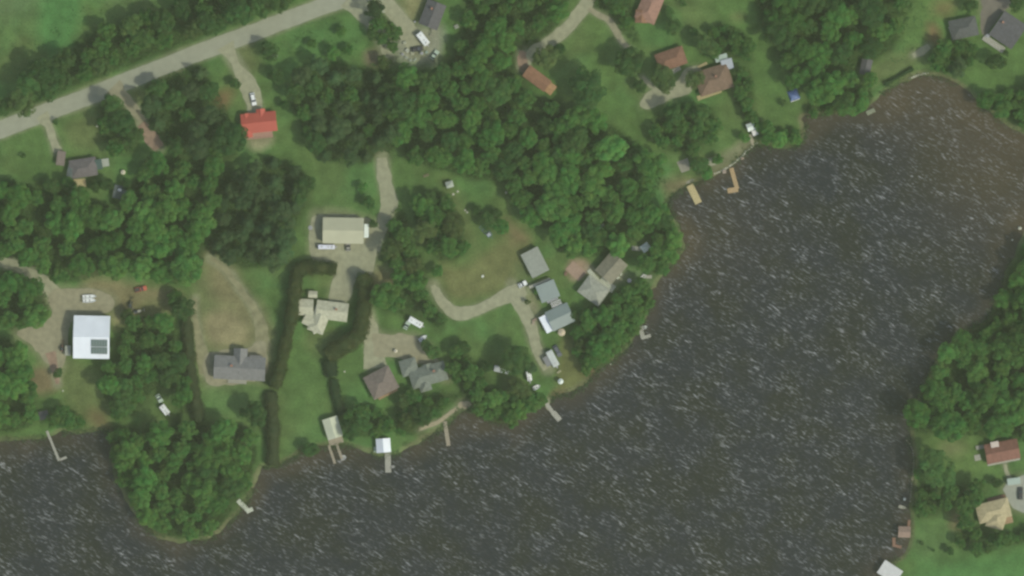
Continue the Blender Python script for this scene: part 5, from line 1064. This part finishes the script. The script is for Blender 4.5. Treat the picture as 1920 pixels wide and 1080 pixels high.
def boat(px, py, rot, L, W, label, m=None, z=-.35, inner=(.28, .29, .27), trailer=False, group=None):
    m = m or WPAINT; e = empty('boat', px, py, rot, z, label, 'boat', group); st = [(-.5, .80, 0), (-.2, 1, 0), (.15, .95, .02), (.36, .62, .08), (.5, .02, .16)]; vs = []; z0 = .45 if trailer else 0
    for f, w, s in st: vs += [(f * L, -w * W / 2, .55 + s + z0), (f * L * .97, -w * W * .33, -.05 + s + z0), (f * L * .97, w * W * .33, -.05 + s + z0), (f * L, w * W / 2, .55 + s + z0), (f * L * .96, w * W * .42, .55 + s + z0), (f * L * .94, w * W * .3, .15 + s + z0), (f * L * .94, -w * W * .3, .15 + s + z0), (f * L * .96, -w * W * .42, .55 + s + z0)]
    n = 8; fs = []
    for i in range(len(st) - 1):
        for k in range(n): fs.append((i * n + k, i * n + (k + 1) % n, (i + 1) * n + (k + 1) % n, (i + 1) * n + k))
    b = MB(); b.add(vs, [tuple(reversed(f)) for f in fs] + [(0, 1, 6, 7), (1, 2, 5, 6), (2, 3, 4, 5)]); obj('hull', b, m, e)
    for f in (-.28, .02): c = MB(); c.box(f * L - .16, f * L + .16, -W * .34, W * .34, .38 + z0, .43 + z0); obj('seat', c, mat('boat_seat', inner, .7, .1, 2), e)
    c = MB(); c.bbox(-L * .5 - .35, -L * .5 - .02, -.2, .2, .15 + z0, .95 + z0, .06); obj('outboard_motor', c, TYRE, e)
    if trailer: c = MB(); c.box(-L * .45, L * .55, -.05, .05, .28, .36); c.box(-.9, -.8, -W / 2, W / 2, .28, .36); obj('trailer_frame', c, STEEL, e); wheels(e, (-.85,), W / 2)
    return e
car(475, 186, -78, WPAINT, 'white car parked on the drive above the red-roofed house', 4.8)
camper(793, 73, -52, 5.4, 2.5, 'bright white box trailer in the cluttered yard at the top', name='box_trailer', cat='trailer')
car(815, 103, 52, mat('pale_green_paint', (.38, .48, .38), .4, .05, 1), 'small pale green car at the right end of the cluttered yard', 3.9)
car(782, 92, 10, mat('black_paint', (.04, .04, .045), .3, .05, 1), 'dark car in the middle of the cluttered yard')
boat(168, 556, 3, 5.4, 1.5, 'upper of the two slim white boats side by side on trailers above the barn', z=.03, trailer=True)
boat(168, 563.5, 2, 5.2, 1.6, 'lower of the two slim white boats side by side on trailers above the barn', z=.03, trailer=True)
car(264, 542, 12, mat('red_paint', (.40, .10, .06), .4, .08, 1), 'red pickup truck with a pale load on the bare ground', 4.6, True, 'pickup_truck', 'pickup truck')
camper(309, 768, -52, 4.0, 2.2, 'white camper trailer in the clearing below the thicket')
car(299, 747, -60, mat('pale_green_paint', (0, 0, 0)), 'pale car parked at the upper end of the white camper', 3.4)
camper(612, 463, 0, 6.2, 1.7, 'long low white trailer parked below the tan garage', mat('bluish_white', (.62, .66, .74), .4, .03, 1), 'trailer', 'cargo_trailer', 2.2)
car(653, 462, 90, mat('grey_paint', (.25, .25, .22), .4, .05, 1), 'grey car nosed against the lower wall of the tan garage', 3.6)
camper(779, 604, -29, 5.6, 2.3, 'white camper trailer on the grass above the gravel turning area')
car(763, 610, 60, mat('pale_green_paint', (0, 0, 0)), 'small pale car left of the white camper trailer on the grass', 3.2)
boat(793, 634, 33, 3.6, 1.5, 'small white boat at the edge of the gravel turning area', z=.03, trailer=True)
car(980, 533, 28, WPAINT, 'white car at the top of the loop drive beside the cabins', 3.3)
camper(1036, 672, -62, 6.4, 2.6, 'grey and white camper with its awning out at the end of the drive', mat('camper_grey', (.46, .51, .48), .4, .08, 1), awn=True)
car(1045, 658, -60, mat('dark_blue_grey_paint', (.10, .11, .13), .3, .05, 1), 'dark car beside the grey and white camper', 4.6)
camper(940, 693, -12, 5.6, 2.3, 'grey camper trailer half under the big dark round tree', mat('dull_grey_white', (.36, .39, .38), .5, .1, 1))
camper(992, 705, -80, 3.6, 1.8, 'narrow white van-like trailer between the two campers', name='cargo_trailer', cat='trailer')
boat(1006, 726, 25, 3.0, 1.6, 'small white boat on the grass below the narrow white trailer', z=.03, trailer=True)
pavilion(1051, 715, 1.1, mat('white_canvas', (0, 0, 0)), 'small white sun tent near the reddish bank')
boat(644, 858, 20, 2.4, 1.9, 'small grey boat at the tip of the right narrow dock', mat('boat_grey', (.42, .43, .40), .5, .1, 1))
boat(1208, 614, 15, 2.4, 1.2, 'small white boat moored at the hooked grey dock')
boat(1207, 518, 45, 2.6, 1.3, 'white rowing boat pulled up on the bank right of the cabins', z=.05)
boat(1692, 951, -12, 2.9, 1.1, 'small pale rowing boat at the bank of the lower right lot', mat('cream_paint', (.5, .5, .38), .5, .05, 1))
boat(737, 875, 10, 1.6, 1.0, 'tiny dinghy on the right side of the wide grey dock', mat('boat_grey', (0, 0, 0)))
car(1913, 925, 90, mat('black_paint', (0, 0, 0)), 'dark car at the right edge of the concrete yard')
# blue tarp over a stack
e = empty('covered_stack', 1488, 178, 20, 0, 'blue tarpaulin draped over a stack on the lawn near the cove', 'tarpaulin'); c = MB(); c.add([(-2, -2, 0), (2, -2, 0), (2, 2, 0), (-2, 2, 0), (-1.5, -1.4, 1.1), (1.5, -1.5, .9), (1.4, 1.5, 1.2), (-1.5, 1.4, .9), (0, 0, 1.5)], [(0, 1, 5, 4), (1, 2, 6, 5), (2, 3, 7, 6), (3, 0, 4, 7), (4, 5, 8), (5, 6, 8), (6, 7, 8), (7, 4, 8)]); obj('tarp', c, mat('blue_tarp', (.10, .16, .33), .5, .3, .6), e); c = MB(); c.box(-1.9, 1.7, -2.25, -2.02, 0, .2); obj('timber', c, TRIMW, e)
# blue trailer frame
e = empty('utility_trailer', 911, 433, -48, 0, 'rusty blue trailer frame on the grass left of the bare patch', 'trailer'); c = MB(); [c.box(-2.8, 2.8, y - .06, y + .06, .5, .62) for y in (-.9, 0, .9)]; [c.box(x - .06, x + .06, -.84, -.06, .5, .61) for x in (-2.6, -1, 1, 2.6)]; [c.box(x - .06, x + .06, .06, .84, .5, .61) for x in (-2.6, -1, 1, 2.6)]; c.box(2.8, 4, -.05, .05, .5, .6); obj('frame', c, mat('blue_paint', (.07, .13, .22), .6, .2, 1), e); wheels(e, (-.6, .3), 1.05); c = MB(); c.bbox(1.2, 2.4, -.8, .6, .63, 1.1, .1); obj('box', c, mat('pale_blue_roof', (0, 0, 0)), e)
# tanks
def tank(px, py, r, h, m, label):
    e = empty('water_tank', px, py, 0, 0, label, 'tank'); c = MB(); c.cyl(0, 0, -.05, h, r, n=18); c.cyl(0, 0, h, h + r * .3, r, r * .35, 18); obj('shell', c, m, e); c = MB(); c.cyl(0, 0, h + r * .3, h + r * .3 + .12, r * .3, n=12); obj('lid', c, STEEL, e)
tank(225, 357.5, .75, 2.9, mat('white_plastic', (.85, .88, .85), .4, .03, 1), 'bright white round tank beside the dark shed at the wood edge')
tank(231, 323, .85, 1.4, mat('cream_plastic', (.55, .52, .38), .6, .05, 1), 'cream round tank right of the grey-roofed house')
tank(742, 658, .7, 1.2, mat('cream_plastic', (0, 0, 0)), 'small cream tank left of the grey-green house')
# machinery
def machine(px, py, rot, label, col):
    e = empty('old_machine', px, py, rot, 0, label, 'machine'); m = mat('rust_%d' % int(px), col, .85, .3, 2); c = MB(); c.bbox(-1.4, 1.2, -.5, .5, .5, 1.2, .1); obj('body', c, m, e); c = MB(); c.bbox(-.9, .1, -.45, .45, 1.2, 2.0, .1); obj('cab', c, GLASS, e); c = MB(); c.box(1.2, 2.6, -.08, .08, .7, .9); c.box(2.5, 2.7, -.7, .7, .2, .9); obj('boom', c, m, e); wheels(e, (-.9, .8), .6)
machine(238, 584, 20, 'old rusting tractor on the bare ground right of the barn', (.22, .22, .16)); machine(258, 584, 12, 'low pale machine beside the rusting tractor', (.30, .31, .26)); machine(245, 571, 80, 'dark machine just above the rusting tractor', (.07, .075, .05)); machine(117, 652, 85, 'brown machine against the grey lean-to of the barn', (.12, .08, .06))
# scattered yard items: each a crate, drum, slab or rock of its own
def rock(px, py, r, label, m, cat='rock', name='rock', group=None):
    g = np.random.default_rng(int(px * 7 + py)); V, F = core_mesh(np.array((0, 0, r * .35)), r, g, .7); mb = MB(); mb.add([tuple(v) for v in V], [tuple(f[:3]) for f in F]); o = obj(name, mb, m); o.location = (*P(px, py), 0); tag(o, label, cat, group)
ST = mat('pale_stone', (.42, .43, .34), .9, .12, 2); STW = mat('bright_stone', (.62, .66, .58), .9, .08, 2)
for q in ((850, 364, .55, 'pale rock below the tiny shed at the wood edge, the left one'), (858, 359, .5, 'greyish rock below the tiny shed at the wood edge, the right one'), (872, 394, .45, 'upper of the two pale rocks beside the small dark tree'), (876, 398, .5, 'lower of the two pale rocks beside the small dark tree'), (909, 417, .4, 'single pale rock above the blue trailer frame'),
          (905, 518, .6, 'lone white rock on the lawn inside the loop drive'), (949, 361, .5, 'pale rock in the glade of the middle wood'), (783, 186, .45, 'tiny grey rock among the dark trees of the middle wood'), (982, 653, .4, 'small white rock beside the straight drive'), (1696, 936, .6, 'white rock at the bank of the lower right lot'), (1912, 428, .8, 'pale boulder in the shallows at the right edge'),
          (1898, 450, .4, 'small boulder in the shallows under the pale one'), (1816, 648, .35, 'small stone at the water line of the right-hand wood'), (646, 697, .45, 'small yellowish rock on the lawn left of the brown-roofed house'), (118, 733, .4, 'small pale rock beside the brown track'), (182, 236, .5, 'flat pale rock beside the clump below the road'), (883, 732, .5, 'grey rock at the top of the sandy bank'), (1145, 683, .35, 'small stone on the bank below the cabins')):
    rock(q[0], q[1], q[2], q[3], STW if 'white' in q[3] else ST)
def item(px, py, rot, sz, col, label, kind):
    e = empty(kind, px, py, rot, 0, label, kind.replace('_', ' ')); m = mat('item_%d_%d' % (px, py), col, .7, .1, 2); x, y, z = sz; c = MB()
    if kind == 'oil_drum': c.cyl(0, 0, 0, z, x / 2, n=12); obj('shell', c, m, e); c = MB(); c.cyl(0, 0, z, z + .03, x / 2 + .03, n=12); obj('lid', c, STEEL, e)
    else:
        c.bbox(-x / 2, x / 2, -y / 2, y / 2, .12, z, .04); obj('body', c, m, e); c = MB(); [c.box(-x / 2, x / 2, t - .06, t + .06, 0, .118) for t in (-y * .35, 0, y * .35)]; obj('skid', c, WOOD, e)
        c = MB(); c.box(-x / 2 - .03, x / 2 + .03, -.05, .05, z + .002, z + .03); obj('strap', c, TYRE, e)
for it in ((759, 80, 20, (1.3, .9, .8), (.40, .43, .32), 'pale crate at the left edge of the cluttered yard, topmost', 'crate'), (764, 95, 40, (1.4, 1.4, .9), (.40, .43, .34), 'broad pale crate left in the cluttered yard', 'crate'), (755, 102, 0, (.9, .9, .9), (.42, .46, .40), 'small pale drum at the left end of the cluttered yard', 'oil_drum'),
           (773, 100, 15, (1.3, 1.3, 1), (.34, .36, .25), 'olive crate in the middle of the cluttered yard', 'crate'), (791, 100, 0, (1.2, 1.2, 1.4), (.75, .82, .74), 'brightest white drum in the cluttered yard', 'oil_drum'), (762, 108, -30, (1.2, .8, .7), (.36, .40, .32), 'low crate below the broad pale crate in the yard', 'crate'), (770, 113, 10, (1.0, .8, .6), (.38, .44, .36), 'crate at the bottom left of the cluttered yard', 'crate'),
           (778, 112, 50, (1.6, .5, .5), (.40, .48, .38), 'narrow pale box at the bottom of the cluttered yard', 'crate'), (800, 98, 20, (1.1, .9, .8), (.30, .40, .33), 'green crate between the white drum and the pale green car', 'crate'), (811, 56, 30, (1.3, 1.0, .8), (.26, .27, .20), 'brown-grey crate below the dark grey roof', 'crate'), (809, 66, -20, (1.2, 1.2, .7), (.24, .25, .18), 'olive grey crate right of the white box trailer', 'crate'),
           (856, 50, 25, (1.6, 1.4, .9), (.28, .30, .24), 'pale crate in the trees right of the dark grey roof', 'crate'), (719, 22, 0, (1.0, .8, .9), (.42, .45, .34), 'pale crate between the two upper drives', 'crate'), (778, 41, 0, (.7, .7, .9), (.30, .38, .30), 'green drum left of the dark grey roof', 'oil_drum'),
           (1852, 67, 0, (1.5, 1.5, 1.1), (.66, .72, .64), 'white drum on the deck side of the large slate roof', 'oil_drum'), (1164, 514, 40, (1.1, .9, .9), (.52, .56, .46), 'upper pale box on the deck of the brown and grey cabin', 'crate'), (1158, 520, 40, (1.2, 1.1, .9), (.52, .56, .46), 'lower pale box on the deck of the brown and grey cabin', 'crate'), (1180, 526, 0, (1.6, 1.6, .8), (.34, .42, .34), 'pale green drum on the grass right of the cabins', 'oil_drum'),
           (1061, 513, 70, (1.6, 1.0, .7), (.22, .13, .09), 'brown box on the left side of the pink patio', 'crate'), (1002, 600, 30, (1.8, 1.0, .8), (.26, .2, .15), 'brown box between the drive and the lowest cabin', 'crate'), (1000, 606, -20, (1.2, 1.1, .6), (.34, .30, .22), 'tan box below the brown box beside the drive', 'crate'), (1048, 697, 35, (1.7, .7, .5), (.36, .36, .22), 'long yellowish box below the grey and white camper', 'crate'), (818, 682, -40, (1.6, 1.1, .7), (.33, .34, .26), 'pale box right of the grey-green house', 'crate'),
           (1392, 297, 10, (1.0, .9, .7), (.34, .27, .2), 'small brown box at the foot of the bent yellow dock', 'crate'), (1358, 322, 10, (1.3, 1.2, .8), (.36, .30, .24), 'pinkish box left of the bent yellow dock', 'crate'), (582, 427, 0, (1.6, 1.6, .3), (.34, .37, .28), 'pale drum lid left of the tan garage', 'oil_drum'), (799, 329, 20, (2.2, .9, .5), (.16, .15, .08), 'dark timber box at the lawn edge above the oval clump', 'crate'), (704, 843, 0, (1.2, 2.0, .6), (.30, .40, .30), 'pale green box left of the white boathouse', 'crate')):
    item(*it)
# solar frames on the point, stone edging of the lake house terrace
def stones(pts, m, label, step=.9):
    p = chaikin([P(*q) for q in pts], 2, False); seg = np.r_[0, np.cumsum(np.linalg.norm(np.diff(p, axis=0), axis=1))]; n = int(seg[-1] / step)
    x = np.interp(np.arange(n) * step, seg, p[:, 0]); y = np.interp(np.arange(n) * step, seg, p[:, 1]); ms = []
    for k in range(4): V, F = core_mesh(np.array((0, 0, .1)), .42, np.random.default_rng(900 + k), .7); mb = MB(); mb.add([tuple(v) for v in V], [tuple(f[:3]) for f in F]); ms.append(mb.mesh('stone', m))
    e = bpy.data.objects.new('stone_edging', None); C.objects.link(e); e.location = (x[0], y[0], -.15); tag(e, label, 'stone edging')
    for i in range(n): o = link('stone', ms[i % 4], e); o.location = (x[i] - x[0] + rnd.uniform(-.1, .1), y[i] - y[0] + rnd.uniform(-.1, .1), 0); o.rotation_euler = (0, 0, rnd.uniform(0, 6.28)); o.scale = [rnd.uniform(.8, 1.2)] * 3
stones([(1420, 268), (1402, 281), (1384, 300), (1362, 316), (1335, 328)], ST, 'row of pale stones along the bank from the white cabin to the bent dock')
stones([(1700, 826), (1712, 842), (1713, 870), (1709, 910), (1706, 945)], mat('dull_stone', (.22, .21, .15), .9, .15, 2), 'row of dull stones along the bank of the lower right lots', .9)
stones([(1740, 137), (1720, 141), (1700, 149)], ST, 'short row of stones at the head of the cove')
